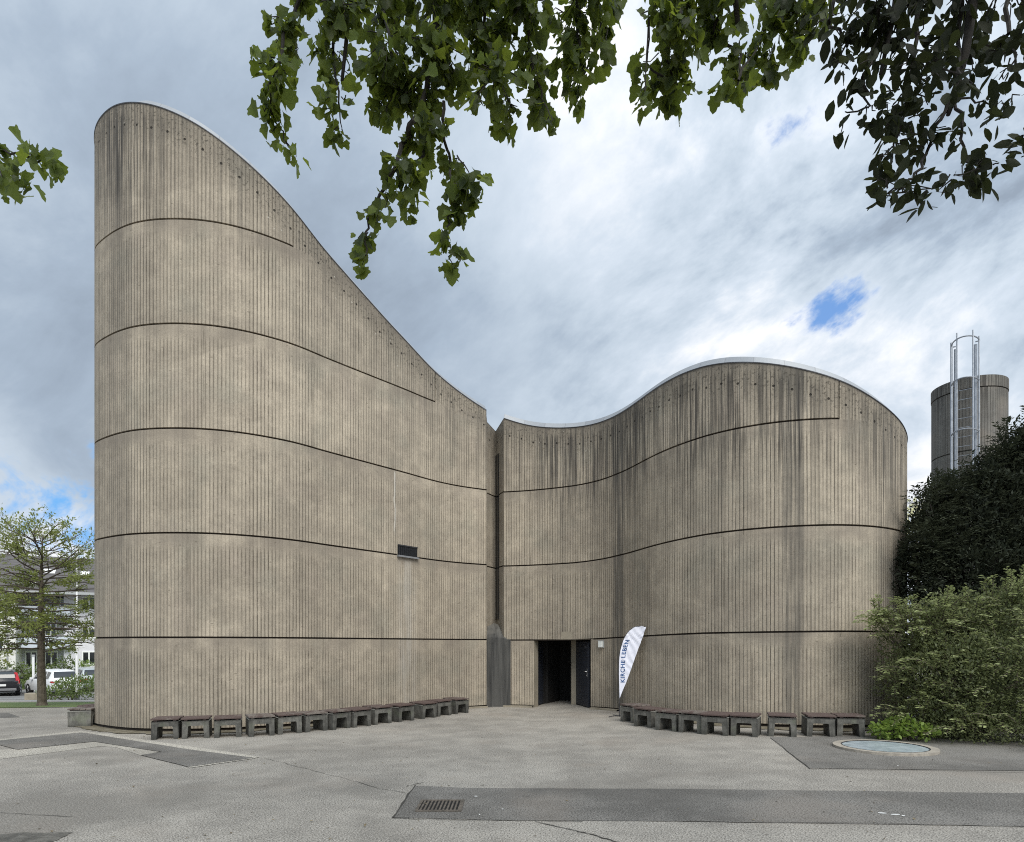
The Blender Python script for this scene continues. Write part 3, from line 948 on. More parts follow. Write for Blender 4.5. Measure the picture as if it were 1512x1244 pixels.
def patch(name, pts, mat, lift, world=False):
    """sheet lying on the ground inside a polygon"""
    P = [Vector((p[0], p[1], 0)) if world else Vector(gpt(*p)[:2]).to_3d() for p in pts]
    bm = bmesh.new()
    tri = geometry.tessellate_polygon([P])
    vs = [bm.verts.new(p) for p in P]
    for t in tri:
        try: bm.faces.new([vs[i] for i in t])
        except ValueError: pass
    xs, ys = [p.x for p in P], [p.y for p in P]
    for lo, hi, no in ((min(xs), max(xs), (1, 0, 0)), (min(ys), max(ys), (0, 1, 0))):
        lo, hi = max(lo, -60), min(hi, 60)
        st = max(.2 if no[0] and lo < 5 and hi > 0 else .5, (hi - lo) / 80)
        for c in np.arange(lo + st, hi, st):
            bmesh.ops.bisect_plane(bm, geom=bm.verts[:] + bm.edges[:] + bm.faces[:], plane_co=(c, 0, 0) if no[0] else (0, c, 0), plane_no=no, dist=1e-5)
    for v in bm.verts: v.co.z = float(gz(v.co.x, v.co.y)) + lift
    for f in bm.faces:
        f.normal_update()
        if f.normal.z < 0: f.normal_flip()
    me = bpy.data.meshes.new(name); bm.to_mesh(me); bm.free()
    me.materials.append(mat)
    o = bpy.data.objects.new(name, me); COL.objects.link(o)
    return tag(o, kind='structure')


def jag(pts, amp=.7, n=6):
    """slightly ragged edge (pixels)"""
    out = []
    for a, b in zip(pts, pts[1:] + pts[:1]):
        for k in range(n):
            t = k / n
            j = amp if k else 0
            out.append((a[0] + (b[0] - a[0]) * t + random.uniform(-j, j), a[1] + (b[1] - a[1]) * t + random.uniform(-j, j) * .25))
    return out


def jag2(pts): return jag(pts, .55, 4)


patch('pale_asphalt_strip', [(-60, 1113), (0, 1107.5), (23, 1106.5), (140, 1095.5), (237, 1110.5), (208, 1116), (172, 1104), (148, 1102.5), (0, 1121.5), (-60, 1128)], M['pale'], .004)
patch('pale_asphalt_strip', [(-60, 1097.5), (0, 1091.8), (119, 1079.8), (137, 1082), (384, 1118.3), (374, 1121), (279, 1135), (277, 1132.5), (368, 1120), (280, 1108.4), (139, 1087), (119, 1083.4), (0, 1095), (-60, 1101)], M['pale'], .008)
patch('dark_asphalt_patch', jag2([(-60, 1101), (0, 1094.4), (119, 1082.8), (139, 1085.2), (280.5, 1108), (374, 1120), (278, 1133.6), (208, 1116), (239, 1111.4), (139, 1096), (26, 1107.8), (0, 1101), (-60, 1106)]), M['patch'], .012)
patch('dark_asphalt_patch', [(-80, 1053), (12, 1053), (30, 1059.5), (-80, 1063)], M['patch'], .004)
patch('dark_asphalt_patch', jag([(1137, 1089.5), (1195, 1135), (1420, 1138), (1700, 1141), (1700, 1085), (1420, 1085), (1300, 1086)], .8, 5), M['patch'], .006)
patch('dark_asphalt_patch', jag([(612, 1161), (697, 1164.4), (1000, 1165.5), (1512, 1172), (1750, 1174), (1750, 1224), (1512, 1221), (1000, 1213.6), (752, 1212), (580, 1208)], .9, 8), M['patch'], .005)
patch('wet_cobble_patch', jag([(-60, 1231), (0, 1233), (35, 1229.5), (65, 1231), (108, 1230), (80, 1243), (20, 1252), (-60, 1256)], 2.2, 5), M['cobble'], .005)
fl, P, FW = None, [], []
for k in range(150):
    p = gpt(random.uniform(-20, 1530), random.uniform(1075, 1244) if k % 3 else random.uniform(1085, 1130), .008)
    P.append(p); FW.append((random.uniform(-1, 1), random.uniform(-1, 1), random.uniform(-.1, .25)))
mb = MB()
for p, f in zip(P, FW):
    d_ = Vector(f).normalized(); q_ = Vector((-d_.y, d_.x, random.uniform(-.3, .3))).normalized(); L_ = random.uniform(.02, .055); w_ = L_ * random.uniform(.12, .45)
    mb.add([p, p + d_ * L_ * .5 + q_ * w_ + Vector((0, 0, .006)), p + d_ * L_, p + d_ * L_ * .5 - q_ * w_ + Vector((0, 0, .004))], [(0, 1, 2, 3)])
tag(mb.build('fallen_leaves', M['litter']), 'scattered dry leaf bits and twigs on the paving', 'leaf litter', kind='stuff')

# soil strip at the foot of the walls
mb = MB()
def soil(us, w0):
    vs = []
    for u in us:
        p, n_ = pos_u(u), nrm_u(u)
        w = w0 * (.75 + .5 * random.random())
        for o in (-.08, w):
            a = p + n_ * o
            vs.append((a[0], a[1], float(gz(*a)) + .013))
    mb.add(vs, [(2 * i, 2 * i + 1, 2 * i + 3, 2 * i + 2) for i in range(len(us) - 1)])
soil(useq(uL - 2.5, upx_l(560), .12), .34)
soil(useq(upx_r(960), uR + 2, .12), .40)
tag(mb.build('soil_strip', M['soil']), kind='structure')

# moss and grit in the joint between paving and soil are part of the strip
# cracks
def crack(pts, w=.012):
    P = []
    for a, b in zip(pts, pts[1:]):
        for k in range(7):
            t = k / 7
            P.append((a[0] + (b[0] - a[0]) * t + random.uniform(-1.2, 1.2), a[1] + (b[1] - a[1]) * t + random.uniform(-.7, .7)))
    P.append(pts[-1])
    W_ = [gpt(*p, .0065) for p in P]
    vs = []
    for i, p in enumerate(W_):
        d = (W_[min(i + 1, len(W_) - 1)] - W_[max(i - 1, 0)]).normalized()
        s = Vector((-d.y, d.x, 0)) * w * random.uniform(.25, 1.0)
        vs += [p - s, p + s]
    cm.add(vs, [(2 * i, 2 * i + 1, 2 * i + 3, 2 * i + 2) for i in range(len(W_) - 1)])
cm = MB()
crack([(392, 1120), (440, 1133), (500, 1148), (560, 1165), (600, 1172)], .0055)
crack([(600, 1162), (625, 1156)], .012); crack([(613, 1160), (580, 1208)], .016)
crack([(790, 1214), (850, 1227), (890, 1238), (930, 1250)], .014)
crack([(578, 1209), (700, 1212), (860, 1214)], .007); crack([(1010, 1214), (1300, 1217), (1512, 1222)], .006)
crack([(1138, 1090), (1196, 1136)], .012); crack([(1196, 1136), (1512, 1141)], .008)
crack([(0, 1201), (110, 1207)], .006)
tag(cm.build('ground_crack', M['crack']), kind='structure')
cm = MB()
for (px, py, a, b) in ((1303, 1202, 8, 1.2), (1322, 1204, 9, 1), (1334, 1206, 3, 1), (703, 1177, 3.4, .9), (1047, 1100, 3, .6), (1326, 1132, 2, .6), (742, 1196, 2.4, .6), (708, 1204, 1.5, .8)):
    c = gpt(px, py, .009); s = c.y / F
    pts = [(c.x + a * s * math.cos(t) * random.uniform(.6, 1), c.y + b * 3.4 * s * math.sin(t) * random.uniform(.6, 1), c.z) for t in np.linspace(0, 2 * math.pi, 9)[:-1]]
    cm.add(pts, [tuple(range(8))])
tag(cm.build('paint_spots', M['white_paint']), kind='structure')

# verge, path and car park beyond the church
patch('grass_verge', [(-40, 18.9), (-18, 18.9), (-12.5, 20.2), (-9.5, 21.2), (-9.5, 24.6), (-14, 24.4), (-20, 23.4), (-40, 23)], M['grass'], .012, world=True)
patch('path', [(-44, 26.0), (-20, 26.4), (-9, 27.5), (-9, 32), (-24, 31.0), (-44, 30.5)], M['path'], .008, world=True)
patch('car_park', [(-70, 33), (-22, 33), (-22, 46.5), (-70, 46.5)], M['road'], .006, world=True)
patch('grass_bank', [(-80, 47), (-20, 47), (-20, 62), (-80, 62)], M['grass'], .02, world=True)

# drain grate
c = gpt(650.5, 1191, .006)
gr = thing('drain_grate', 'rusty slotted iron drain grate set into the dark asphalt band', 'drain', c)
mb = MB()
a = .255
mb.box(-a, a, -a, -a + .035, 0, .012).box(-a, a, a - .035, a, 0, .012).box(-a, -a + .03, -a + .035, a - .035, 0, .0115).box(a - .03, a, -a + .035, a - .035, 0, .0115)
mb.build('frame', M['cast_iron'], gr)
mb = MB()
for k in range(11):
    x = -a + .045 + k * .042
    mb.box(x, x + .02, -a + .035, a - .035, .001, .0105)
mb.build('slats', M['cast_iron'], gr)
mb = MB(); mb.box(-a + .03, a - .03, -a + .035, a - .035, -.0005, .0008)  # flat black sheet stands in for the darkness below the slats
mb.build('shaft', M['black_hole'], gr)

# round skylight set in the paving
c = gpt(1306, 1106.0)
sk = thing('skylight', 'round frosted glass skylight in a low pale stone ring set in the asphalt', 'skylight', c)
MB().disc((0, 0), .645, .775, -.06, .045, 64).build('ring', M['granite'], sk, smooth=True, sharp=R(30))
MB().disc((0, 0), 0, .64, -.05, .037, 64).build('glass', M['frosted'], sk)
MB().disc((0, 0), .634, .652, -.04, .047, 64).build('rim', M['dark_steel'], sk)
# ---------------------------------------------------------------- stools
def make_stool(name):
    t = thing(name, None, 'stool')
    prof = [(-.235, 0), (-.24, .345), (.24, .345), (.235, 0), (.165, 0), (.148, .235), (.132, .262), (-.132, .262), (-.148, .235), (-.165, 0)]
    n = len(prof)
    mb = MB()
    mb.add([(x, -.235, z) for x, z in prof] + [(x, .235, z) for x, z in prof],
           [(0, 9, 8, 1), (8, 7, 1), (7, 6, 2, 1), (6, 5, 2), (5, 4, 3, 2),
            (n + 1, n + 8, n + 9, n + 0), (n + 1, n + 7, n + 8), (n + 1, n + 2, n + 6, n + 7), (n + 2, n + 5, n + 6), (n + 2, n + 3, n + 4, n + 5)] +
           [((i + 1) % n, i, n + i, n + (i + 1) % n) for i in range(n)])
    mb.build('base', M['stool'], t, bevel=.012)
    mb = MB()
    w = .118
    for k in range(4):
        y0 = -.252 + k * .128
        mb.box(-.25, .25, y0, y0 + w, .372 + .004 * (k % 2), .405 + .004 * (k % 2))
    mb.box(-.2, -.14, -.225, .225, .346, .371).box(.14, .2, -.225, .225, .346, .371)
    mb.build('seat', M['slat'], t, bevel=.005)
    return t


def copy_thing(src, parent=None):
    c = src.copy(); COL.objects.link(c); c.parent = parent
    for ch in src.children: copy_thing(ch, c)
    return c


# front feet of each stool in the photograph: centre px, y of the feet, turn from the wall's normal (degrees)
LS = [(240, 1092.5, 0), (287, 1091, 0), (337, 1089.5, 0), (387, 1087.5, 0), (429, 1084, -2), (468, 1080.5, 0), (504, 1077, 2), (535, 1073.5, 0), (566, 1069.5, 0),
      (600, 1065.5, 0), (634, 1061, 0), (657, 1057.5, 0), (682, 1054, 0)]
RS = [(926, 1067, 0), (948, 1074, 0), (983, 1079.5, 0), (1019, 1083, 0), (1055, 1086, 0), (1099, 1088, 0), (1155, 1088.5, 2), (1213, 1088.5, 0), (1260, 1088.5, -8)]
first = make_stool('stool')
used = False
order = ['first', 'second', 'third', 'fourth', 'fifth', 'sixth', 'seventh', 'eighth', 'ninth', 'tenth', 'eleventh', 'twelfth', 'thirteenth']
LL = ['concrete stool with maroon slats at the outer end of the row along the high wall']
LL += [f'maroon-topped concrete stool, {order[i]} from the outer end along the high wall' for i in range(1, 12)]
LL[3] = 'concrete stool with badly faded greyish slats, fourth from the outer end along the high wall'
LL += ['concrete stool closest to the entrance in the row along the high wall']
RL = ['maroon-topped concrete stool at the foot of the white flag']
RL += [f'maroon-topped concrete stool, {order[i]} from the flag along the wavy wall' for i in range(1, 8)]
RL += ['maroon-topped concrete stool at the end of its row beside the bright green ground cover']
RL[6] = 'concrete stool standing alone with gaps on either side, seventh from the flag'
stool_first = None
for row, labels, side in ((LS, LL, 'l'), (RS, RL, 'r')):
    for i, ((px, py, turn), lb) in enumerate(zip(row, labels)):
        p = gpt(px, py)
        cand = useq(uL, UT, .05) if side == 'l' else useq(0, uR, .05)
        ub = min(cand, key=lambda u: float(np.hypot(*(pos_u(u) - np.array([p.x, p.y])))))
        nn = nrm_u(ub)
        rz = math.atan2(nn[1], nn[0]) + math.pi / 2
        if side == 'l' and i < 3: rz += R((2 - i) * 4)
        o = first if not used else copy_thing(first)
        used = True
        o.location = (p.x - nn[0] * .235, p.y - nn[1] * .235, float(gz(p.x, p.y)))
        o.rotation_euler = (R(random.uniform(-.8, .8)), R(random.uniform(-.8, .8)), rz + R(turn + random.uniform(-3, 3)))
        o.scale = (random.uniform(.98, 1.03), 1, random.uniform(.98, 1.02))
        for ch in o.children:
            if ch.name.startswith('seat'): ch.rotation_euler = (R(random.uniform(-.7, .7)), 0, R(random.uniform(-1.8, 1.8))); ch.location = (random.uniform(-.008, .008), random.uniform(-.012, .012), 0.002)
        tag(o, lb, 'stool', 'concrete stools along the church wall')
# the two stools round the far side of the high wall, seen side on
for (px, py, rz, dx, lb) in ((113, 1074, R(-82), 0, 'concrete stool seen side on just outside the rounded end of the high wall'),
                             (128, 1068, R(-88), 0, 'half-hidden concrete stool behind the one at the rounded end of the high wall')):
    p = gpt(px, py)
    o = copy_thing(first)
    o.location = (p.x, p.y + .28, float(gz(p.x, p.y))); o.rotation_euler = (0, 0, rz)
    tag(o, lb, 'stool', 'concrete stools along the church wall')

# ---------------------------------------------------------------- feather flag
YF = 16.0
fp = at(914.2, 1050, YF)
flag = thing('feather_flag', 'white feather-shaped banner flag with blue lettering on a thin pole by the entrance', 'flag', (fp.x, YF, float(gz(fp.x, YF))))
gz0 = float(gz(fp.x, YF))
zz = lambda px, py: ((px - 914.2) * YF / F, EYE + (HY - py) * YF / F - gz0)
sc = lambda a, b: zz(895 + a / 8.29, 910 + b / 8.29)
ledge = [sc(*p) for p in ((164, 1010), (158, 850), (155, 700), (156, 590), (161, 500), (171, 430), (187, 365), (206, 305), (230, 255), (260, 205), (295, 168), (335, 140), (380, 126), (430, 122), (483, 133))]
redge = [sc(*p) for p in ((172, 985), (205, 900), (243, 815), (276, 725), (307, 640), (335, 560), (360, 490), (383, 425), (408, 360), (430, 300), (447, 255), (460, 215), (470, 183), (478, 155), (485, 136))]
NU, NV = 60, 22
def edge(E, t):
    k = np.array(E); s = np.concatenate([[0], np.cumsum(np.hypot(*np.diff(k, axis=0).T))]); s /= s[-1]
    return np.array([np.interp(t, s, k[:, 0]), np.interp(t, s, k[:, 1])])
def fold(x, z):
    """wrinkles running down from the tip towards the pole"""
    a = (x - .50) * .80 + (z - 2.14) * .55
    b = math.hypot(x - .47, z - 2.12)
    w = math.sin(a * 40 + 1.2 * math.sin(b * 9 + 4 * x)) * .011 * float(sstep(z, .85, 1.35)) * float(sstep(x, .0, .08))
    ang = math.atan2(z - 1.86, x - .30)
    w += .010 * math.sin(ang * 24) * float(sstep(z, 1.78, 1.95)) * float(sstep(b, .06, .2))
    return w - .02
mb = MB()
vs = []
for i in range(NU + 1):
    a, b = edge(ledge, i / NU), edge(redge, i / NU)
    for j in range(NV + 1):
        p = a + (b - a) * j / NV
        vs.append((p[0], fold(p[0], p[1]), p[1]))
mb.add(vs, [(i * (NV + 1) + j, i * (NV + 1) + j + 1, (i + 1) * (NV + 1) + j + 1, (i + 1) * (NV + 1) + j) for i in range(NU) for j in range(NV)])
cloth = mb.build('cloth', M['canvas'], flag, smooth=True)
pole = [(0.0, -.02, 0), (0.0, -.02, .3)] + [(x - .008, -.02, z) for x, z in ledge[1:]]
mb = MB(); mb.tube(pole, [.013, .012] + [.009] * 6 + [.007] * (len(pole) - 8), 7)
mb.build('pole', M['dark_steel'], flag)
mb = MB(); mb.tube([(0, -.02, .24), (0, -.02, .33)], .02, 8)
mb.build('clamp', M['rubber'], flag)
mb = MB()
for k in range(4):
    t = k * math.pi / 2 + .4
    mb.tube([(0, -.02, .03), (.3 * math.cos(t), -.02 + .3 * math.sin(t), .012)], .01, 6)
mb.build('foot_cross', M['dark_steel'], flag)
fc = bpy.data.curves.new('lettering', 'FONT')
fc.body = 'KIRCHE LEBEN'
fc.size = .155; fc.offset = .004; fc.space_character = 1.12
tmp = bpy.data.objects.new('lettering', fc); COL.objects.link(tmp)
bpy.context.view_layer.update()
me = bpy.data.meshes.new_from_object(tmp.evaluated_get(bpy.context.evaluated_depsgraph_get()))
bpy.data.objects.remove(tmp)
bm = bmesh.new(); bm.from_mesh(me)
bmesh.ops.triangulate(bm, faces=bm.faces)
bmesh.ops.subdivide_edges(bm, edges=[e for e in bm.edges if e.calc_length() > .03], cuts=2)
bmesh.ops.triangulate(bm, faces=bm.faces)
xm = max(v.co.x for v in bm.verts)
za, zb = sc(0, 815)[1], sc(0, 292)[1]
for v in bm.verts:
    s, h = v.co.x / xm, v.co.y
    z = za + (zb - za) * s
    x0 = float(np.interp(z, [p[1] for p in ledge[:11]], [p[0] for p in ledge[:11]]))
    lean = .036 + .012 * s
    x = x0 + lean + (.109 - h) * .92
    v.co = Vector((x, fold(x, z) - .005, z))
bm.to_mesh(me); bm.free()
me.materials.clear(); me.materials.append(M['flag_blue'])
lt = bpy.data.objects.new('lettering', me); COL.objects.link(lt); lt.parent = cloth

# ---------------------------------------------------------------- round tower with caged ladder
TY = 20.1
tc = at(1430.5, 953, TY)
Rt = .985
tz = EYE + (HY - 557.5) * (TY - .78) / F
tower = thing('round_tower', 'slim round concrete tower with a caged steel ladder behind the dark conifer', 'tower', (tc.x, TY, 0))
MR = concrete('tower_concrete', (.215, .205, .185), (.155, .148, .135), .5)


def shaft(name, r, rows, n=72):
    vs, fs = [], []
    at_ = {k: [] for k in ('u', 'z', 'dtop', 'djoint', 'stain', 'band', 'tcell')}
    for (rr, z) in rows:
        for j in range(n + 1):
            t = 2 * math.pi * j / n
            vs.append((rr * math.cos(t), rr * math.sin(t), z))
            at_['u'].append(rr * t + 300); at_['z'].append(z); at_['dtop'].append(tz - z + 1.2); at_['djoint'].append(1.0); at_['stain'].append(.75); at_['band'].append(.1); at_['tcell'].append(-5)
    for i in range(len(rows) - 1):
        for j in range(n): fs.append((i * (n + 1) + j, i * (n + 1) + j + 1, (i + 1) * (n + 1) + j + 1, (i + 1) * (n + 1) + j))
    me = bpy.data.meshes.new(name); me.from_pydata(vs, [], fs); me.materials.append(MR); me.materials.append(M['joint'])
    for k, a in at_.items(): me.attributes.new(k, 'FLOAT', 'POINT').data.foreach_set('value', np.array(a, np.float32))
    me.polygons.foreach_set('use_smooth', [True] * len(fs)); me.set_sharp_from_angle(angle=R(30))
    o = bpy.data.objects.new(name, me); COL.objects.link(o); o.parent = tower
    return o


zj = tz - 2.2
shaft('shaft', Rt, [(Rt, 0)] + [(Rt, zj - LIFT * 2 - .02), (Rt - .04, zj - 2 * LIFT - .02), (Rt - .04, zj - 2 * LIFT + .02), (Rt, zj - 2 * LIFT + .02)] +
      [(Rt, zj - LIFT - .02), (Rt - .04, zj - LIFT - .02), (Rt - .04, zj - LIFT + .02), (Rt, zj - LIFT + .02)] +
      [(Rt, zj - .02), (Rt - .04, zj - .02), (Rt - .04, zj + .02), (Rt, zj + .02), (Rt, tz - .36), (Rt - .05, tz - .36), (Rt - .05, tz - .33)])
shaft('rim', Rt + .012, [(Rt - .05, tz - .331), (Rt + .012, tz - .329), (Rt + .012, tz), (Rt - .15, tz + .01)])
MB().disc((0, 0), 0, Rt - .1, tz - .3, tz - .05, 48).build('lid', M['roof'], tower)
# ladder faces the forecourt
la = math.atan2(-TY, -tc.x) + R(-4)
ld = Vector((math.cos(la), math.sin(la), 0)); ls = Vector((-ld.y, ld.x, 0))
L0, L1_ = 3.2, EYE + (HY - 508) * (TY - 1.1) / F
mb = MB()
for s in (-1, 1):
    b = ld * (Rt + .17) + ls * .24 * s
    mb.tube([b + Vector((0, 0, L0)), b + Vector((0, 0, L1_))], .05, 8)
    for z in np.arange(4, tz - .2, 1.5): mb.tube([ld * (Rt - .02) + ls * .24 * s + Vector((0, 0, z)), b + Vector((0, 0, z))], .014, 6)
lad = mb.build('ladder', M['galv'], tower)
for z in np.arange(L0 + .1, tz - .15, .28):
    MB().tube([ld * (Rt + .17) - ls * .24 + Vector((0, 0, z)), ld * (Rt + .17) + ls * .24 + Vector((0, 0, z))], .011, 6).build('rung', M['galv'], lad)
cage = MB()
cz = EYE + (HY - 494) * (TY - 1.5) / F
hoop = []
def cg(t, z): return ld * (Rt + .17 + .62 * math.sin(t)) + ls * (-.34 * math.cos(t)) + Vector((0, 0, z))
for k, t in enumerate((.18, 1.05, 2.25, 2.96)):
    cage.tube([cg(t, 5.3), cg(t, cz + (.18 if k in (1, 2) else .1))], .02 if k in (1, 2, 3) else .036, 6)
cage.build('cage_bar', M['galv'], lad)
for z in (cz, tz - .25, tz - 1.75, tz - 3.3):
    MB().tube([ld * (Rt + .17) - ls * .24 + Vector((0, 0, z))] + [cg(t, z) for t in np.linspace(0.02, math.pi - .02, 17)] + [ld * (Rt + .17) + ls * .24 + Vector((0, 0, z))], .02, 6).build('hoop', M['galv'], lad)

# ---------------------------------------------------------------- lamp posts in the car park
Yp = 33.0
b = at(113.5, 1005, Yp); zb_ = float(gz(b.x, b.y))
t = thing('flagpole', 'tall thin white pole rising behind the low green juniper', 'pole', (b.x, Yp, zb_))
MB().tube([(0, 0, 0), (0, 0, 3.2), (0, 0, EYE + (HY - 806) * Yp / F - zb_)], [.075, .055, .03], 10).build('mast', M['frame_white'], t)
MB().disc((0, 0), 0, .12, 0, .25, 12).build('base', M['plastic_grey'], t)
Yp = 45.5
b = at(49.3, 1000, Yp); zb_ = float(gz(b.x, b.y))
t = thing('marker_post', 'short white post at the edge of the hedge beside the white car', 'post', (b.x, Yp, zb_))
MB().tube([(0, 0, 0), (0, 0, EYE + (HY - 970) * Yp / F - zb_)], [.085, .075], 8).build('mast', M['frame_white'], t)
MB().disc((0, 0), 0, .1, EYE + (HY - 970) * Yp / F - zb_ + .001, EYE + (HY - 967) * Yp / F - zb_, 8).build('cap', M['plastic_grey'], t)
b = at(54, 1030, 33.2); zb_ = float(gz(b.x, b.y))
t = thing('concrete_block', 'low pale concrete block on the road edge beside the thin tree trunk', 'block', (b.x, 33.2, zb_), R(12))
MB().box(-.45, .45, -.25, .25, 0, .36).build('body', M['concrete_plain'], t, bevel=.03)
# ---------------------------------------------------------------- cars
def make_car(name, label, paint, loc, rz, red_tail=False, wagon=True):
    """local frame: x forward, origin on the ground under the middle"""
    car = thing(name, label, 'car', loc, rz, 'cars in the car park')
    # x, sill z, belt z, roof z, half-widths sill/mid/belt/roof
    stn = [(-2.30, .46, .92, .96, .80, .84, .80, .70), (-2.24, .33, .98, 1.04, .86, .91, .86, .74), (-2.02, .30, 1.02, 1.38, .88, .93, .88, .70),
           (-1.82, .28, 1.02, 1.58, .88, .93, .88, .64), (-1.2, .28, 1.01, 1.64, .88, .93, .88, .64), (-.2, .28, .99, 1.655, .88, .93, .88, .63),
           (.45, .28, .98, 1.61, .88, .93, .88, .61), (.85, .28, .98, 1.38, .88, .93, .88, .66), (1.30, .28, .98, 1.04, .88, .93, .86, .72),
           (1.95, .28, .88, .93, .87, .91, .82, .66), (2.22, .32, .74, .78, .82, .86, .76, .60), (2.33, .42, .62, .66, .72, .76, .66, .50)]
    ring = []
    for x, zs, zb, zr, a, b, c, d in stn:
        half = [(a, zs), (b, zs + .25), (b * .995, (zs + zb) / 2 + .1), (c, zb), (d + (c - d) * .12, zr - .05), (d - .1, zr)]
        ring.append([(x, y, z) for y, z in half] + [(x, -y, z) for y, z in half[::-1]])
    k = len(ring[0])
    mb = MB()
    vs = [p for r in ring for p in r]
    fs = []
    for i in range(len(ring) - 1):
        for j in range(k): fs.append((i * k + j, i * k + (j + 1) % k, (i + 1) * k + (j + 1) % k, (i + 1) * k + j))
    fs += [tuple(range(k - 1, -1, -1)), tuple(range((len(ring) - 1) * k, len(ring) * k))]
    mb.add(vs, fs)
    body = mb.build('body', paint, car, smooth=True, sharp=R(32))
    def quad(name, i0, i1, j, u0, u1, v0, v1, mat, off=.012, side=1, holder=car):
        a, b, c, d = Vector(ring[i0][j]), Vector(ring[i1][j]), Vector(ring[i1][j + 1]), Vector(ring[i0][j + 1])
        P = lambda u, v: (a * (1 - u) + b * u) * (1 - v) + (d * (1 - u) + c * u) * v
        q = [P(u0, v0), P(u1, v0), P(u1, v1), P(u0, v1)]
        n_ = (q[1] - q[0]).cross(q[3] - q[0]).normalized()
        if n_.dot((a + b + c + d) / 4 - Vector((0, 0, .9))) < 0: n_ = -n_
        qq = [p + n_ * off for p in q] + [p - n_ * .01 for p in q]
        if side < 0: qq = [Vector((p.x, -p.y, p.z)) for p in qq]
        return MB().add(qq, [(0, 1, 2, 3), (4, 7, 6, 5), (0, 4, 5, 1), (1, 5, 6, 2), (2, 6, 7, 3), (3, 7, 4, 0)])
    for sd in (1, -1):
        for i0, i1, u0, u1 in ((3, 4, .15, .93), (4, 5, .06, .95), (5, 6, .05, .95), (6, 7, .0, .45)):
            quad('w', i0, i1, 3, u0, u1, .10, .90, M['car_glass'], side=sd).build('side_window', M['car_glass'], car)
    # rear window and windscreen: across the car
    def cross(i0, i1, t0, t1, wsc, mat, nm, off=.014, z_lift=0):
        A_, B_ = ring[i0], ring[i1]
        def pt(t, s):
            x = A_[5][0] * (1 - t) + B_[5][0] * t; z = A_[5][2] * (1 - t) + B_[5][2] * t; y = (A_[5][1] * (1 - t) + B_[5][1] * t) * wsc * s
            return Vector((x, y, z))
        q = [pt(t0, -1), pt(t0, 1), pt(t1, 1), pt(t1, -1)]
        n_ = (q[1] - q[0]).cross(q[3] - q[0]).normalized()
        if n_.z < 0: n_ = -n_
        qq = [p + n_ * off for p in q] + [p - n_ * .01 for p in q]
        return MB().add(qq, [(0, 1, 2, 3), (4, 7, 6, 5), (0, 4, 5, 1), (1, 5, 6, 2), (2, 6, 7, 3), (3, 7, 4, 0)]).build(nm, mat, car)
    cross(1, 2, .35, 1.0, 1.12, M['car_glass'], 'rear_window')
    cross(2, 3, .0, .72, 1.10, M['car_glass'], 'rear_window')
    cross(6, 7, .12, 1.0, 1.1, M['car_glass'], 'windscreen'); cross(7, 8, .0, .88, 1.1, M['car_glass'], 'windscreen')
    for sd in (1, -1):
        mb = MB()
        if red_tail:
            mb.add([(-2.30, sd * .86, .80), (-2.28, sd * .70, .80), (-2.24, sd * .74, 1.06), (-1.90, sd * .65, 1.50), (-1.78, sd * .76, 1.50), (-2.16, sd * .90, 1.02)], [(0, 1, 2, 3, 4, 5)])
            mb.add([(-2.20, sd * .90, .80), (-2.08, sd * .945, .80), (-2.05, sd * .935, 1.02), (-1.80, sd * .80, 1.49), (-1.90, sd * .65, 1.50)], [(0, 1, 2, 3, 4)])
        else:
            mb.box(-2.335, -2.1, min(sd * .45, sd * .905), max(sd * .45, sd * .905), .86, .945)
        mb.build('tail_light', M['tail_red'], car)
    MB().box(-2.345, -2.31, -.26, .26, .66, .79).build('number_plate', M['plate'], car)
    mb = MB(); mb.box(-2.36, -2.18, -.78, .78, .36, .52)
    mb.build('bumper', M['bumper'], car, bevel=.03)
    for wx in (-1.42, 1.40):
        for sd in (1, -1):
            mb = MB(); y1 = .94 * sd; y0 = .70 * sd
            n = 22
            vs = [(wx + r * math.cos(2 * math.pi * j / n), y, .345 + r * math.sin(2 * math.pi * j / n)) for r, y in ((.345, y0), (.345, y1), (.23, y1 + .003 * sd)) for j in range(n)]
            mb.add(vs, [(i * n + j, i * n + (j + 1) % n, (i + 1) * n + (j + 1) % n, (i + 1) * n + j) for i in range(2) for j in range(n)])
            w = mb.build('wheel', M['rubber'], car)
            mb = MB()
            mb.add([(wx + .23 * math.cos(2 * math.pi * j / n), y1 - .02 * sd, .345 + .23 * math.sin(2 * math.pi * j / n)) for j in range(n)], [tuple(range(n))])
            for j in range(5):
                t = 2 * math.pi * j / 5
                mb.tube([(wx, y1 + .004 * sd, .345), (wx + .22 * math.cos(t), y1 + .004 * sd, .345 + .22 * math.sin(t))], .025, 5)
            mb.build('rim', M['alloy'], w)
    for sd in (1, -1):
        mb = MB(); mb.box(.62, .78, min(sd * .90, sd * 1.06), max(sd * .90, sd * 1.06), .98, 1.12)
        mb.build('wing_mirror', paint, car, bevel=.03)
    return car


def car_at(px, py, Y_):
    p = at(px, py, Y_)
    return (p.x, Y_, float(gz(p.x, Y_)))


make_car('parked_car', 'black parked car showing its rear with tall red tail lights', M['car_black'], car_at(4, 1030, 42.0), R(126), True)
make_car('parked_car', 'white parked car seen from behind, partly hidden by the thin tree trunk', M['car_white'], car_at(78, 1028, 42.5), R(145))
make_car('parked_car', 'pale silver parked car behind the juniper at the edge of the high wall', M['car_silver'], car_at(128, 1020, 46.0), R(138))

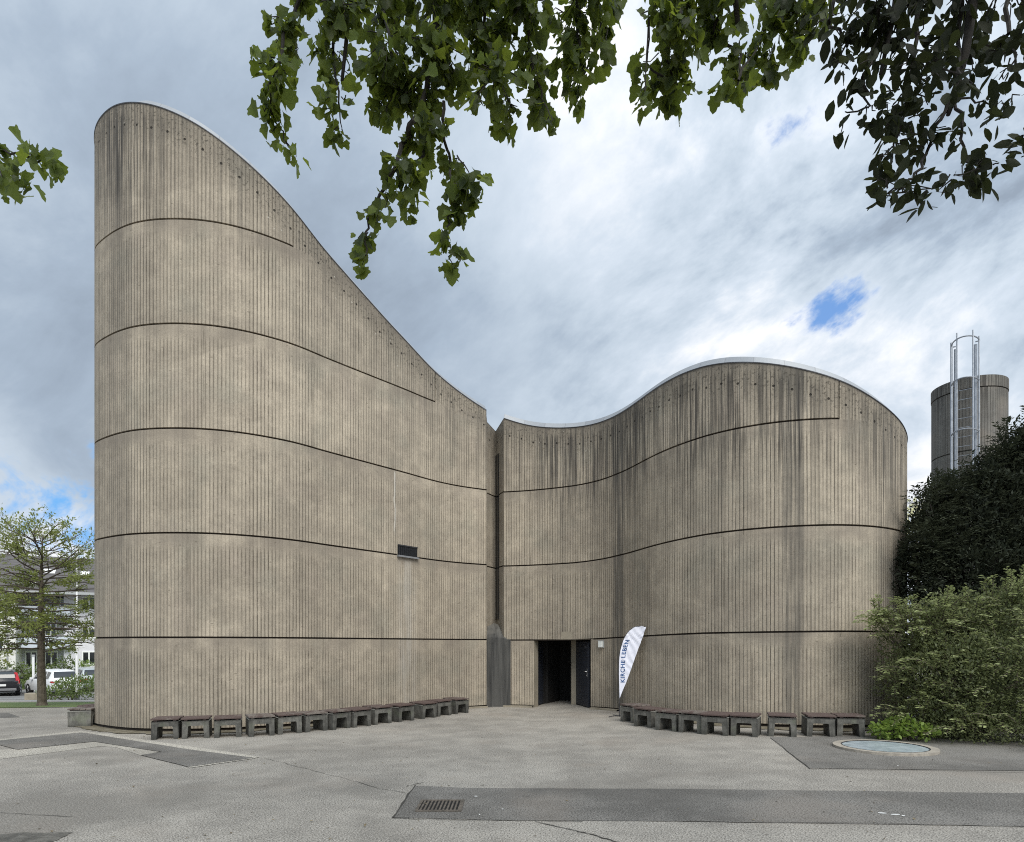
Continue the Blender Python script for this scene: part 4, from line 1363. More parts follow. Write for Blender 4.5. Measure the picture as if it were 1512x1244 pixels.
# ---------------------------------------------------------------- apartment house
BA = R(27)
bp0 = Vector(at(0, 953, 49.0)[:2] + (0,)) if False else Vector((at(0, 953, 49.0).x, 49.0, 0))
ba = Vector((math.cos(BA), math.sin(BA), 0)); bb = Vector((-math.sin(BA), math.cos(BA), 0))
house = thing('apartment_house', 'white and grey apartment house with balconies and a dark tiled roof beyond the car park', 'building', bp0, BA)


def bpt(px, py, d):
    r = Vector(((px - CX) / F, 1, 0))
    t = (d + bp0.dot(bb)) / r.dot(bb)
    return ((r * t - bp0).dot(ba), EYE + (HY - py) * t / F)


def wallpanel(name, x0, x1, d0, d1, z0, z1, mat):
    return MB().box(x0, x1, d0, d1, z0, z1).build(name, mat, house)


xa = bpt(23, 900, 0)[0]                    # end of the projecting white bay
xb = bpt(97, 900, 2.2)[0]                  # end of the balcony recess
eave = bpt(10, 872, 0)[1]
wallpanel('wall', -22, xa, 0, 8, -2, eave, M['render_white'])
wallpanel('wall', xa + .01, xb, 2.2, 8, -2, eave, M['render_grey'])
wallpanel('wall', xb + .01, xb + 18, 1.2, 8, -2, eave + .1, M['render_light'])
mb = MB()
rz_ = bpt(5, 818.5, 5.0)[1]
ov = -.45
mb.add([(-22.4, ov, eave - .05), (xb + 18.4, ov, eave - .05), (xb + 18.4, 5, rz_), (-22.4, 5, rz_), (-22.4, 10.4, eave - .05), (xb + 18.4, 10.4, eave - .05)],
       [(0, 1, 2, 3), (3, 2, 5, 4), (0, 3, 4), (1, 5, 2)])
mb.build('roof', M['tiles'], house)
MB().box(-22.4, xb + 18.4, ov - .08, ov - .01, eave - .2, eave + .0).build('gutter', M['plastic_grey'], house)


def window(px0, px1, py0, py1, d, split=True):
    x0, zt_ = bpt(px0, py0, d); x1, zb__ = bpt(px1, py1, d)
    fr_ = MB()
    fr_.box(x0, x1, d - .06, d + .02, zb__, zb__ + .09).box(x0, x1, d - .06, d + .02, zt_ - .09, zt_)
    fr_.box(x0, x0 + .09, d - .06, d + .02, zb__ + .091, zt_ - .091).box(x1 - .09, x1, d - .06, d + .02, zb__ + .091, zt_ - .091)
    if split: fr_.box((x0 + x1) / 2 - .05, (x0 + x1) / 2 + .05, d - .055, d + .02, zb__ + .091, zt_ - .091)
    f = fr_.build('window', M['frame_white'], house)
    MB().box(x0 + .05, x1 - .05, d - .02, d - .005, zb__ + .05, zt_ - .05).build('pane', M['glass_dark'], f)


for (a, b_, c, d) in ((31, 58, 880, 897), (80, 98, 879, 898)): window(a, b_, c, d, 2.2)
for (a, b_, c, d) in ((27, 46, 922, 944), (66, 84, 918, 944)): window(a, b_, c, d, 2.2)
for (a, b_, c, d) in ((37, 56, 962, 986), (66, 86, 962, 986)): window(a, b_, c, d, 2.2)
for (c, d) in ((881, 901), (928, 943), (962, 982)):
    window(121, 142, c, d, 1.2); window(160, 182, c, d, 1.2)
for (c, d) in ((893, 905), (945, 960)): window(-14, 6, c, d, 0)
for py0, py1 in ((897, 913), (939, 958)):
    x0 = xa + .02; x1 = bpt(103, py0, .6)[0]
    z1_, z0_ = bpt(80, py0, .6)[1], bpt(80, py1, .6)[1]
    b_ = MB().box(x0, x1, .6, .66, z0_, z1_).box(x1 - .06, x1, .661, 2.19, z0_, z1_).build('balcony', M['balcony'], house)
    MB().box(x0, x1, .67, 2.19, z0_ - .02, z0_ + .14).build('slab', M['render_light'], b_)
    MB().box(x0, x1 + .02, .57, .69, z1_ + .001, z1_ + .05).build('rail', M['frame_white'], b_)
for (a, b_, c, d, yv) in ((64, 82, 841, 848, 2.6), (119, 132, 845, 851, 2.6), (42, 57, 861, 864, .9)):
    x0, zt_ = bpt(a, c, yv); x1, zb__ = bpt(b_, d, yv)
    sl = (rz_ - eave) / 5.45
    yb = (zb__ - eave + .05) / sl + ov; yt = (zt_ - eave + .05) / sl + ov
    q = [(x0, yb, zb__ + .08), (x1, yb, zb__ + .08), (x1, yt, zt_ + .08), (x0, yt, zt_ + .08)]
    MB().add(q + [(x, y, z - .09) for x, y, z in q], [(0, 1, 2, 3), (0, 4, 5, 1), (1, 5, 6, 2), (2, 6, 7, 3), (3, 7, 4, 0)]).build('roof_window', M['frame_white'], house)
x0 = bpt(11, 900, 0)[0]
MB().tube([(x0, -.06, -1), (x0, -.06, eave - .2)], .05, 6).build('downpipe', M['plastic_grey'], house)
# ---------------------------------------------------------------- foliage
def unit(a): return a / np.maximum(np.linalg.norm(a, axis=1, keepdims=True), 1e-9)


T_OVAL = (np.array([(0, 0, 0), (.22, .17, .035), (.55, .235, .05), (.82, .14, .03), (1, 0, -.03), (.82, -.14, .03), (.55, -.235, .05), (.22, -.17, .035), (.5, 0, -.01)], float),
          [(0, 8, 1), (1, 8, 2), (2, 8, 3), (3, 8, 4), (4, 8, 5), (5, 8, 6), (6, 8, 7), (7, 8, 0)])
_mp = [(0, 0), (.05, .20), (.05, .43), (.24, .39), (.36, .52), (.55, .50), (.60, .34), (.82, .24), (1.0, 0)]
_mp = _mp + [(x, -y) for x, y in _mp[-2:0:-1]]
T_MAPLE = (np.array([(x, y, .30 * abs(y) - .16 * x * x + .05 * math.sin(7 * x + 5 * y)) for x, y in _mp] + [(.42, 0, -.03)], float), [(i, (i + 1) % len(_mp), len(_mp)) for i in range(len(_mp))])
T_QUAD = (np.array([(0, 0, 0), (.5, .26, .05), (1, 0, 0), (.5, -.26, .05)], float), [(0, 2, 1), (0, 3, 2)])
T_NEEDLE = (np.array([(0, 0, 0), (.4, .13, .03), (1, 0, .0), (.4, -.13, .03)], float), [(0, 2, 1), (0, 3, 2)])


def leaf_mesh(name, tpl, P, fwd, nrm, size, mat, parent, tint=None, wide=1.0):
    V, Fc = tpl
    N, k = len(P), len(V)
    f = unit(fwd); s = unit(np.cross(nrm, f)); n = np.cross(f, s)
    sz = np.asarray(size).reshape(-1, 1, 1)
    co = P[:, None, :] + sz * (V[None, :, 0:1] * f[:, None, :] + V[None, :, 1:2] * wide * s[:, None, :] + V[None, :, 2:3] * n[:, None, :])
    faces = (np.array(Fc)[None] + (np.arange(N) * k)[:, None, None]).reshape(-1, 3)
    me = bpy.data.meshes.new(name)
    me.vertices.add(N * k); me.vertices.foreach_set('co', co.astype(np.float32).ravel())
    me.loops.add(len(faces) * 3); me.loops.foreach_set('vertex_index', faces.astype(np.int32).ravel())
    me.polygons.add(len(faces)); me.polygons.foreach_set('loop_start', np.arange(0, len(faces) * 3, 3, dtype=np.int32))
    me.update(calc_edges=True)
    t = rng.random(N) if tint is None else np.clip(tint, 0, 1)
    me.attributes.new('tint', 'FLOAT', 'POINT').data.foreach_set('value', np.repeat(t, k).astype(np.float32))
    me.materials.append(mat)
    o = bpy.data.objects.new(name, me); COL.objects.link(o)
    if parent is not None: o.parent = parent
    return o


def blob_points(blobs, dens, shell=.5):
    """random points in ellipsoids (centre, radii), denser towards the outside"""
    out, nr, ids = [], [], []
    for bi, (c, r) in enumerate(blobs):
        n = max(4, int(dens * r[0] * r[1] * r[2] * 4.19))
        d = unit(rng.normal(size=(n, 3)))
        t = rng.random(n) ** (1 / 3)
        t = shell + (1 - shell) * t if shell else t
        lump = 1 + .16 * np.sin(d[:, 0] * 7 + bi) * np.sin(d[:, 1] * 6 + 2 * bi) + .13 * np.sin(d[:, 2] * 11 + bi * 3) + .08 * rng.normal(size=n)
        out.append(np.array(c) + d * np.array(r) * (t * lump)[:, None]); nr.append(d); ids.append(np.full(n, bi))
    return np.concatenate(out), np.concatenate(nr), np.concatenate(ids)


def pb(px, py, Y_, rx, ry, rd=None):
    """blob whose outline is an ellipse of rx, ry photograph pixels at distance Y_"""
    s = Y_ / F
    return (tuple(at(px, py, Y_)), (rx * s, rd if rd else (rx + ry) / 2 * s, ry * s))


def bush(name, label, cat, blobs, dens, size, mat, tpl=T_QUAD, group=None, shell=.55, up=.5, stems=True, foot=None, droop=0.0, wide=1.0, bark='twig', tmax=1.0):
    cx = np.mean([b[0][0] for b in blobs]); cy = np.mean([b[0][1] for b in blobs])
    if foot: cx, cy = foot
    base = Vector((cx, cy, float(gz(cx, cy))))
    t = thing(name, label, cat, base, 0, group)
    P, D, I = blob_points(blobs, dens, shell)
    keep = P[:, 2] > gz(P[:, 0], P[:, 1]) + .02
    P, D, I = P[keep], D[keep], I[keep]
    N = len(P)
    fw = D * .8 + rng.normal(size=(N, 3)) * .6; fw[:, 2] += up * .4 - droop
    nm = rng.normal(size=(N, 3)) * .55; nm[:, 2] += up + .4; nm += D * .3
    tint = (.5 * rng.random(N) + .5 * rng.random(len(blobs))[I]) * tmax
    leaf_mesh('foliage', tpl, P - np.array(base), fw, nm, size * (.6 + .8 * rng.random(N)), mat, t, tint, wide)
    if stems:
        mb = MB()
        for c, r in blobs:
            c = Vector(c) - base
            b0 = Vector((random.uniform(-.2, .2), random.uniform(-.15, .15), -.02))
            mid = b0.lerp(c, .5) + Vector((random.uniform(-.15, .15), random.uniform(-.15, .15), .1))
            mb.tube([b0, mid, c], [.035, .024, .01], 5)
            for _ in range(5):
                e = c + Vector([random.uniform(-.7, .7) * q for q in r])
                mb.tube([c.lerp(b0, .2), e], [.012, .004], 4)
        mb.build('stems', M[bark], t)
    return t


# dark conifer at the end of the wavy wall
Yc = 14.6
yb = [pb(1506, 728, Yc, 50, 66), pb(1455, 745, Yc - .2, 48, 60), pb(1405, 785, Yc - .4, 45, 55), pb(1365, 800, Yc - .6, 32, 48), pb(1350, 850, Yc - 1.0, 24, 45), pb(1400, 860, Yc - .8, 50, 60), pb(1470, 850, Yc - .5, 70, 80),
      pb(1565, 790, Yc, 85, 140), pb(1540, 900, Yc - .5, 70, 90), pb(1530, 672, Yc, 35, 45), pb(1438, 745, Yc, 22, 35), pb(1380, 765, Yc - .3, 22, 28), pb(1345, 815, Yc - .8, 14, 30), pb(1415, 930, Yc - .8, 60, 60), pb(1490, 688, Yc, 20, 28), pb(1512, 660, Yc, 18, 28), pb(1420, 990, Yc - .6, 80, 90), pb(1520, 1000, Yc - .6, 80, 90)]
for k in range(34):
    c, r = yb[random.randrange(16)]
    a = random.uniform(-.2, 3.3)
    yb.append(((c[0] + math.cos(a) * r[0] * .95, c[1] - random.uniform(0, .4), c[2] + math.sin(a) * r[2] * .95), (random.uniform(.12, .24), random.uniform(.12, .24), random.uniform(.16, .34))))
yb = [q for q in yb if CX + F * q[0][0] / q[0][1] - F * q[1][0] / q[0][1] > 1330 or q[1][0] > .3]
bush('dark_conifer', 'tall dense dark conifer hiding the foot of the round tower', 'conifer', yb, 2300, .105, M['yew'], T_NEEDLE, shell=.5, up=.7, wide=1.5, tmax=.5, bark='bark_shaded')

con = bpy.data.objects['dark_conifer']
base = np.array(con.location)
P, FW, NM = [], [], []
for k in range(1500):
    c, r = yb[random.randrange(len(yb))]
    d = unit(rng.normal(size=(1, 3)))[0]; d[1] = -abs(d[1])
    p = np.array(c) + d * np.array(r) * random.uniform(.72, 1.02)
    v = d * .05 + np.array([random.uniform(-.02, .02), -.01, .035])
    for i in range(7):
        v = v + np.array([0, 0, -.007]); p = p + v
        for sgn in (-1, 1):
            side = np.cross(v, (0, 0, 1.0)) * sgn
            P.append(p + rng.normal(size=3) * .008); FW.append(side / (np.linalg.norm(side) + 1e-9) + v / np.linalg.norm(v) * .9); NM.append(np.array([0, 0, 1.0]) + rng.normal(size=3) * .25)
P, FW, NM = map(np.array, (P, FW, NM))
ppx = CX + F * P[:, 0] / P[:, 1]
kk = ppx > 1332
leaf_mesh('sprays', T_NEEDLE, P[kk] - base, FW[kk], NM[kk], .095 * (.6 + .7 * rng.random(kk.sum())), M['yew'], con, .35 + .65 * rng.random(kk.sum()), 1.6)

# arching shrub in front of it
Ys = 12.4
sb = [pb(1340, 940, Ys + .35, 42, 45), pb(1395, 930, Ys + .1, 55, 48), pb(1455, 925, Ys, 55, 55), pb(1345, 1010, Ys + .1, 42, 60), pb(1400, 1010, Ys - .4, 65, 75), pb(1470, 1010, Ys - .6, 70, 80), pb(1535, 985, Ys - .8, 65, 100),
      pb(1300, 925, Ys + .5, 20, 18), pb(1370, 1065, Ys - .3, 60, 28), pb(1450, 1075, Ys - .9, 70, 24), pb(1520, 1080, Ys - 1.2, 60, 24), pb(1500, 900, Ys, 40, 40)]
shrub = bush('arching_shrub', 'broad grey-green shrub with arching sprays below the dark conifer', 'shrub', sb, 2300, .06, M['shrub'], T_QUAD, shell=.45, up=.9, tmax=.38)  # low tint darkens the inner leaves, imitating shaded hollows between the sprays
base = np.array(shrub.location)
tw, P, FW, NM = MB(), [], [], []
for k in range(430):
    c, r = sb[random.randrange(len(sb))]
    if c[2] < 1.2 and random.random() < .45: continue
    d = unit(rng.normal(size=(1, 3)))[0]; d[1] = -abs(d[1]) * .8; d[2] = abs(d[2]) * .9 - .1
    p = np.array(c) + d * np.array(r) * random.uniform(.6, .92)
    if k > 415: p = np.array(at(random.uniform(1296, 1312), random.uniform(915, 930), Ys + .3)); d = np.array([-.9, -.3, .25])
    v = d * .12 + np.array([random.uniform(-.07, .07), -.03, .07]); pts = [p.copy()]
    for i in range(8):
        v = v + np.array([0, 0, -.0165]); p = p + v * .62; pts.append(p.copy())
        for sgn in (-1, 1):
            for q in (0, .5):
                side = np.cross(v, (0, 0, 1.0)) * sgn
                P.append(p - v * q * .8 + rng.normal(size=3) * .012); FW.append(side / np.linalg.norm(side) + v / np.linalg.norm(v) * .8); NM.append(np.array([0, 0, 1.0]) + rng.normal(size=3) * .3)
    if pts[-1][2] > .1 and CX + F * pts[-1][0] / pts[-1][1] > 1285: tw.tube([q - base for q in pts], [.007] * 5 + [.004] * 4, 4)
P, FW, NM = map(np.array, (P, FW, NM))
ppx = CX + F * P[:, 0] / P[:, 1]; ppy = HY - F * (P[:, 2] - EYE) / P[:, 1]
kk = (P[:, 2] > .13) & ((ppx > 1288) | ((ppy > 900) & (ppy < 935) & (ppx > 1264)))
leaf_mesh('sprays', T_QUAD, P[kk] - base, FW[kk], NM[kk], .072 * (.6 + .7 * rng.random(kk.sum())), M['shrub'], shrub, .35 + .65 * rng.random(kk.sum()))
tw.build('branches', M['twig'], shrub)
YG = 11.75
bush('ground_cover', 'low bright green leafy ground cover beside the last stool and the skylight', 'plant', [pb(1312, 1078, YG, 24, 12, .25), pb(1340, 1076, YG - .1, 26, 13, .25), pb(1366, 1082, YG - .3, 18, 9, .22), pb(1325, 1070, YG + .2, 20, 10, .25), pb(1298, 1080, YG + .1, 10, 9, .2)],
     5200, .075, M['cover'], T_OVAL, shell=.2, up=.9, wide=1.4)

# pale flowering tree far behind
Yk = 46.0
t0 = at(1352, 953, Yk)
pt = thing('pale_tree', 'pale blossoming treetop showing between the wavy wall and the round tower', 'tree', (t0.x, Yk, float(gz(t0.x, Yk))))
base = np.array(pt.location)
P, D, I = blob_points([pb(1345, 752, Yk, 22, 16), pb(1362, 757, Yk, 20, 18), pb(1368, 746, Yk, 12, 10), pb(1340, 775, Yk, 34, 26)], 26, .2)
N = len(P)
leaf_mesh('crown', T_QUAD, P - base, rng.normal(size=(N, 3)), rng.normal(size=(N, 3)), .30 * (.5 + rng.random(N)), M['blossom'], pt)
mb = MB(); mb.tube([(0, 0, 0), (.1, 0, 4), (0, 0, 8), (.2, 0, 10)], [.2, .17, .1, .04], 8)
for k in range(14):
    a = random.uniform(0, 6.28); z = random.uniform(6, 9)
    mb.tube([(0, 0, z), (math.cos(a) * 1.4, math.sin(a) * 1.2, z + random.uniform(.6, 1.8))], [.05, .015], 5)
mb.build('trunk', M['bark'], pt)


# ---------------------------------------------------------------- branching trees
def grow(mb, p, d, L, r, lvl, maxl, tips, spread=.55, up=.12, nseg=4, kids=(2, 3), flat=0.0, ratio=.7):
    pts, rad = [p.copy()], [r]
    for i in range(nseg):
        d = (d + Vector((random.gauss(0, .13), random.gauss(0, .13), random.gauss(0, .09) + up * .3))).normalized()
        if flat: d.z *= (1 - flat); d.normalize()
        p = p + d * L / nseg
        pts.append(p.copy()); rad.append(r * (1 - .45 * (i + 1) / nseg))
    mb.tube(pts, rad, 7 if lvl == 0 else 5 if lvl < 3 else 3, cap=False)
    if lvl >= maxl:
        tips += [(q.copy(), d.copy()) for q in pts[1:]]
        return
    if lvl >= maxl - 1: tips += [(q.copy(), d.copy()) for q in pts[2:]]
    for k in range(random.randint(*kids)):
        i = random.randint(1, nseg)
        a = d.orthogonal().normalized(); a.rotate(Matrix.Rotation(random.uniform(0, 6.283), 3, d))
        nd = (d * (1 - spread * .5) + a * spread * random.uniform(.7, 1.3)).normalized()
        grow(mb, pts[i].copy(), nd, L * ratio * random.uniform(.75, 1.15), rad[i] * .62, lvl + 1, maxl, tips, spread, up, max(3, nseg - 1), kids, flat, ratio)


Yt = 21.0
b = at(62, 1041, Yt); b.z = float(gz(b.x, Yt))
yt = thing('young_tree', 'thin young tree with tiered airy branches on the grass verge', 'tree', b)
s_ = F / Yt
tr = MB()
ax = [(0, 0, -.05), (.0, 0, .12), (-.02, 0, 1.2), (-.05, .03, 2.4), (-.02, 0, 3.6), (-.06, .05, 4.3), (.0, 0, 4.95), (.03, 0, 5.6)]
tr.tube(ax, [.19, .135, .115, .10, .075, .05, .03, .012], 10)
tr.build('trunk', M['bark'], yt)
br, tips, Pl, Fl = MB(), [], [], []
for k in range(74):
    z = 1.75 + 3.7 * (k / 74) ** .9
    a = k * 2.399 + random.uniform(-.3, .3)
    i = min(len(ax) - 2, max(0, sum(1 for q in ax if q[2] <= z) - 1))
    q0, q1 = Vector(ax[i]), Vector(ax[i + 1]); f = (z - q0.z) / (q1.z - q0.z)
    p = q0.lerp(q1, f)
    Lb = (1.95 if z < 3.7 else 1.75) * random.uniform(.6, 1.1) * (1.0 if z < 4.8 else .75)
    dz = random.uniform(-.12, .2) if z < 3.8 else random.uniform(.05, .55)
    tp = []
    grow(br, p, Vector((math.cos(a), math.sin(a), dz)).normalized(), Lb, .028 if z < 4.5 else .02, 1, 3, tp, .6, .02 if z < 4.2 else .1, 5, (2, 4), .25 if z < 4.2 else 0, .52)
    dens = 14 if z < 4.0 else 9 if z < 4.7 else 5
    for q, d in tp:
        for _ in range(dens if random.random() < .8 else 1):
            Pl.append(np.array(q) + rng.normal(size=3) * np.array([.07, .07, .035])); Fl.append(np.array(d) + rng.normal(size=3) * .6)
br.build('branches', M['twig'], yt)
Pl, Fl = np.array(Pl), np.array(Fl)
nm = rng.normal(size=Pl.shape) * .5; nm[:, 2] += 1
leaf_mesh('crown', T_QUAD, Pl, Fl, nm, .078 * (.5 + rng.random(len(Pl))), M['spring'], yt)

Yb = 66.0
b = at(4, 953, Yb); b.z = float(gz(b.x, Yb))
bt = thing('bare_tree', 'bare budding treetop rising behind the dark tiled roof', 'tree', b)
br, tips = MB(), []
for k in range(5):
    grow(br, Vector((0, 0, 0)) + Vector((random.uniform(-1, 1), 0, 0)), Vector((random.uniform(-.35, .4), random.uniform(-.2, .2), 1)).normalized(), 7.5, .28, 0, 5, tips, .5, .1, 5, (3, 4), 0, .66)
br.build('trunk', M['twig'], bt)
P = np.array([np.array(q) for q, d in tips]); P = P + rng.normal(size=P.shape) * .12
leaf_mesh('crown', T_QUAD, P, rng.normal(size=P.shape), rng.normal(size=P.shape), .13 * (.5 + rng.random(len(P))), M['spring'], bt)

# juniper, hedges on the bank
bush('juniper', 'low spreading green juniper by the car park below the white pole', 'shrub', [pb(88, 1022, 32.5, 20, 9, 1.0), pb(110, 1016, 32.6, 24, 14, 1.0), pb(135, 1014, 32.7, 24, 16, 1.0), pb(76, 1026, 32.3, 10, 5, .6), pb(100, 1008, 32.8, 14, 6, .6)], 420, .16, M['juniper'], T_NEEDLE, shell=.5, up=.9, droop=-.1, wide=1.4)
bush('clipped_hedge', 'green hedge on the bank between the black car and the white post', 'hedge', [pb(36, 998, 47.5, 12, 16, .8), pb(54, 1000, 47.6, 14, 14, .8), pb(28, 985, 47.6, 8, 7, .7), pb(60, 988, 47.8, 14, 8, .7), pb(46, 1010, 47.4, 20, 10, .8)], 190, .2, M['hedge'], T_QUAD, shell=.5)
bush('garden_shrub', 'rounded shrub in front of the ground floor windows beside the white pole', 'shrub', [pb(96, 979, 48.4, 12, 10, .7), pb(104, 984, 48.4, 10, 7, .6), pb(88, 985, 48.4, 8, 6, .6)], 230, .18, M['hedge'], T_QUAD, shell=.5)
bush('garden_shrub', 'yellow-green shrub under the ground floor window near the high wall', 'shrub', [pb(122, 982, 48.6, 9, 6, .6), pb(132, 984, 48.6, 9, 5, .6), pb(115, 984, 48.6, 6, 5, .6)], 260, .17, M['cover'], T_QUAD, shell=.5)
bush('garden_shrub', 'brownish green shrub above the black car at the corner of the white bay', 'shrub', [pb(3, 984, 47.2, 9, 6, .6), pb(12, 991, 47.2, 10, 6, .6), pb(-8, 988, 47.2, 12, 8, .6)], 240, .17, M['hedge'], T_QUAD, shell=.5)


# ---------------------------------------------------------------- overhanging boughs: two trees stand just behind the viewer
def bough_tree(name, label, trunk, limbs, chains, extra, tpl, size, mat, dens, wide=1.0, droop=.9, twigmat='bark_shaded'):
    base = Vector((trunk[0][0], trunk[0][1], float(gz(trunk[0][0], trunk[0][1]))))
    t = thing(name, label, 'tree', base)
    B = np.array(base)
    mb = MB()
    mb.tube([Vector(p) - base for p in trunk], [.30 - .035 * i for i in range(len(trunk))], 14)
    mb.build('trunk', M['bark'], t, smooth=True)
    for pts, r in limbs:
        mb = MB(); n = len(pts)
        mb.tube([Vector(p) - base for p in pts], [r * (1 - .75 * i / (n - 1)) for i in range(n)], 9)
        mb.build('limb', M[twigmat], t, smooth=True)
    tw = MB()
    P, FW, NM, SZ, TI = [], [], [], [], []
    def spray(c, rad, n, tint, szk=1.0):
        """short twigs from the blob's heart, each with a few hanging leaves"""
        nt = max(2, n // 5)
        for _ in range(nt):
            d = rng.normal(size=3); d /= np.linalg.norm(d)
            e = np.array(c) + d * np.array(rad) * rng.random() ** .45
            k0 = np.array(c) + (e - np.array(c)) * .35 + np.array([0, 0, .35 * rad[2]])
            tw.tube([k0 - B, (k0 + e) / 2 + rng.normal(size=3) * .02 - B, e - B], [.006, .004, .003], 3, cap=False)
            for _ in range(5):
                q = k0 + (e - k0) * (.35 + .75 * rng.random()) + rng.normal(size=3) * .035
                fw = (e - k0) / (np.linalg.norm(e - k0) + 1e-6) * .5 + rng.normal(size=3) * .65 + np.array([0, 0, -droop])
                P.append(q); FW.append(fw); NM.append(rng.normal(size=3) + np.array([0, -.5, .75]))
                SZ.append(size * szk * random.uniform(.45, 1.25)); TI.append(np.clip(tint + random.gauss(0, .28) + .30 * (np.linalg.norm((q - np.array(c)) / np.array(rad)) - .75), 0, 1))  # outer leaves tinted lighter, imitating backlit edges round a dark interior
    for ch in chains:
        st, Yd, r0 = ch['from'], ch['Y'], ch.get('r', .018)
        pts = [Vector(st) - base]
        for (px, py, rx, ry, *dy) in ch['b']:
            y_ = Yd + (dy[0] if dy else random.uniform(-.25, .25))
            c, rad = pb(px, py, y_, rx, ry)
            pts.append(Vector(c) - base + Vector((0, 0, rad[2] * .3)))
            n = int(dens * (rx * ry) * (y_ / 4.8) ** 0 / 100)
            spray(c, (rad[0], max(rad[1], .12), rad[2]), max(n, 5), ch.get('tint', .5) + random.uniform(-.15, .15))
        m = len(pts)
        sm = []
        for i in range(m - 1):
            for k in range(4): sm.append(pts[i].lerp(pts[i + 1], k / 4) + (Vector((random.gauss(0, .012), random.gauss(0, .012), random.gauss(0, .01))) if k else Vector()))
        sm.append(pts[-1])
        tw.tube(sm, [r0 * (1 - .8 * i / (len(sm) - 1)) for i in range(len(sm))], 5)
    for c, rad, n in extra: spray(c, rad, n, .4, 1.25)
    tw.build('foliage_twigs', M[twigmat], t)
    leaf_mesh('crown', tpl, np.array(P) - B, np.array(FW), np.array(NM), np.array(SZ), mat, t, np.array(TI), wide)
    return t


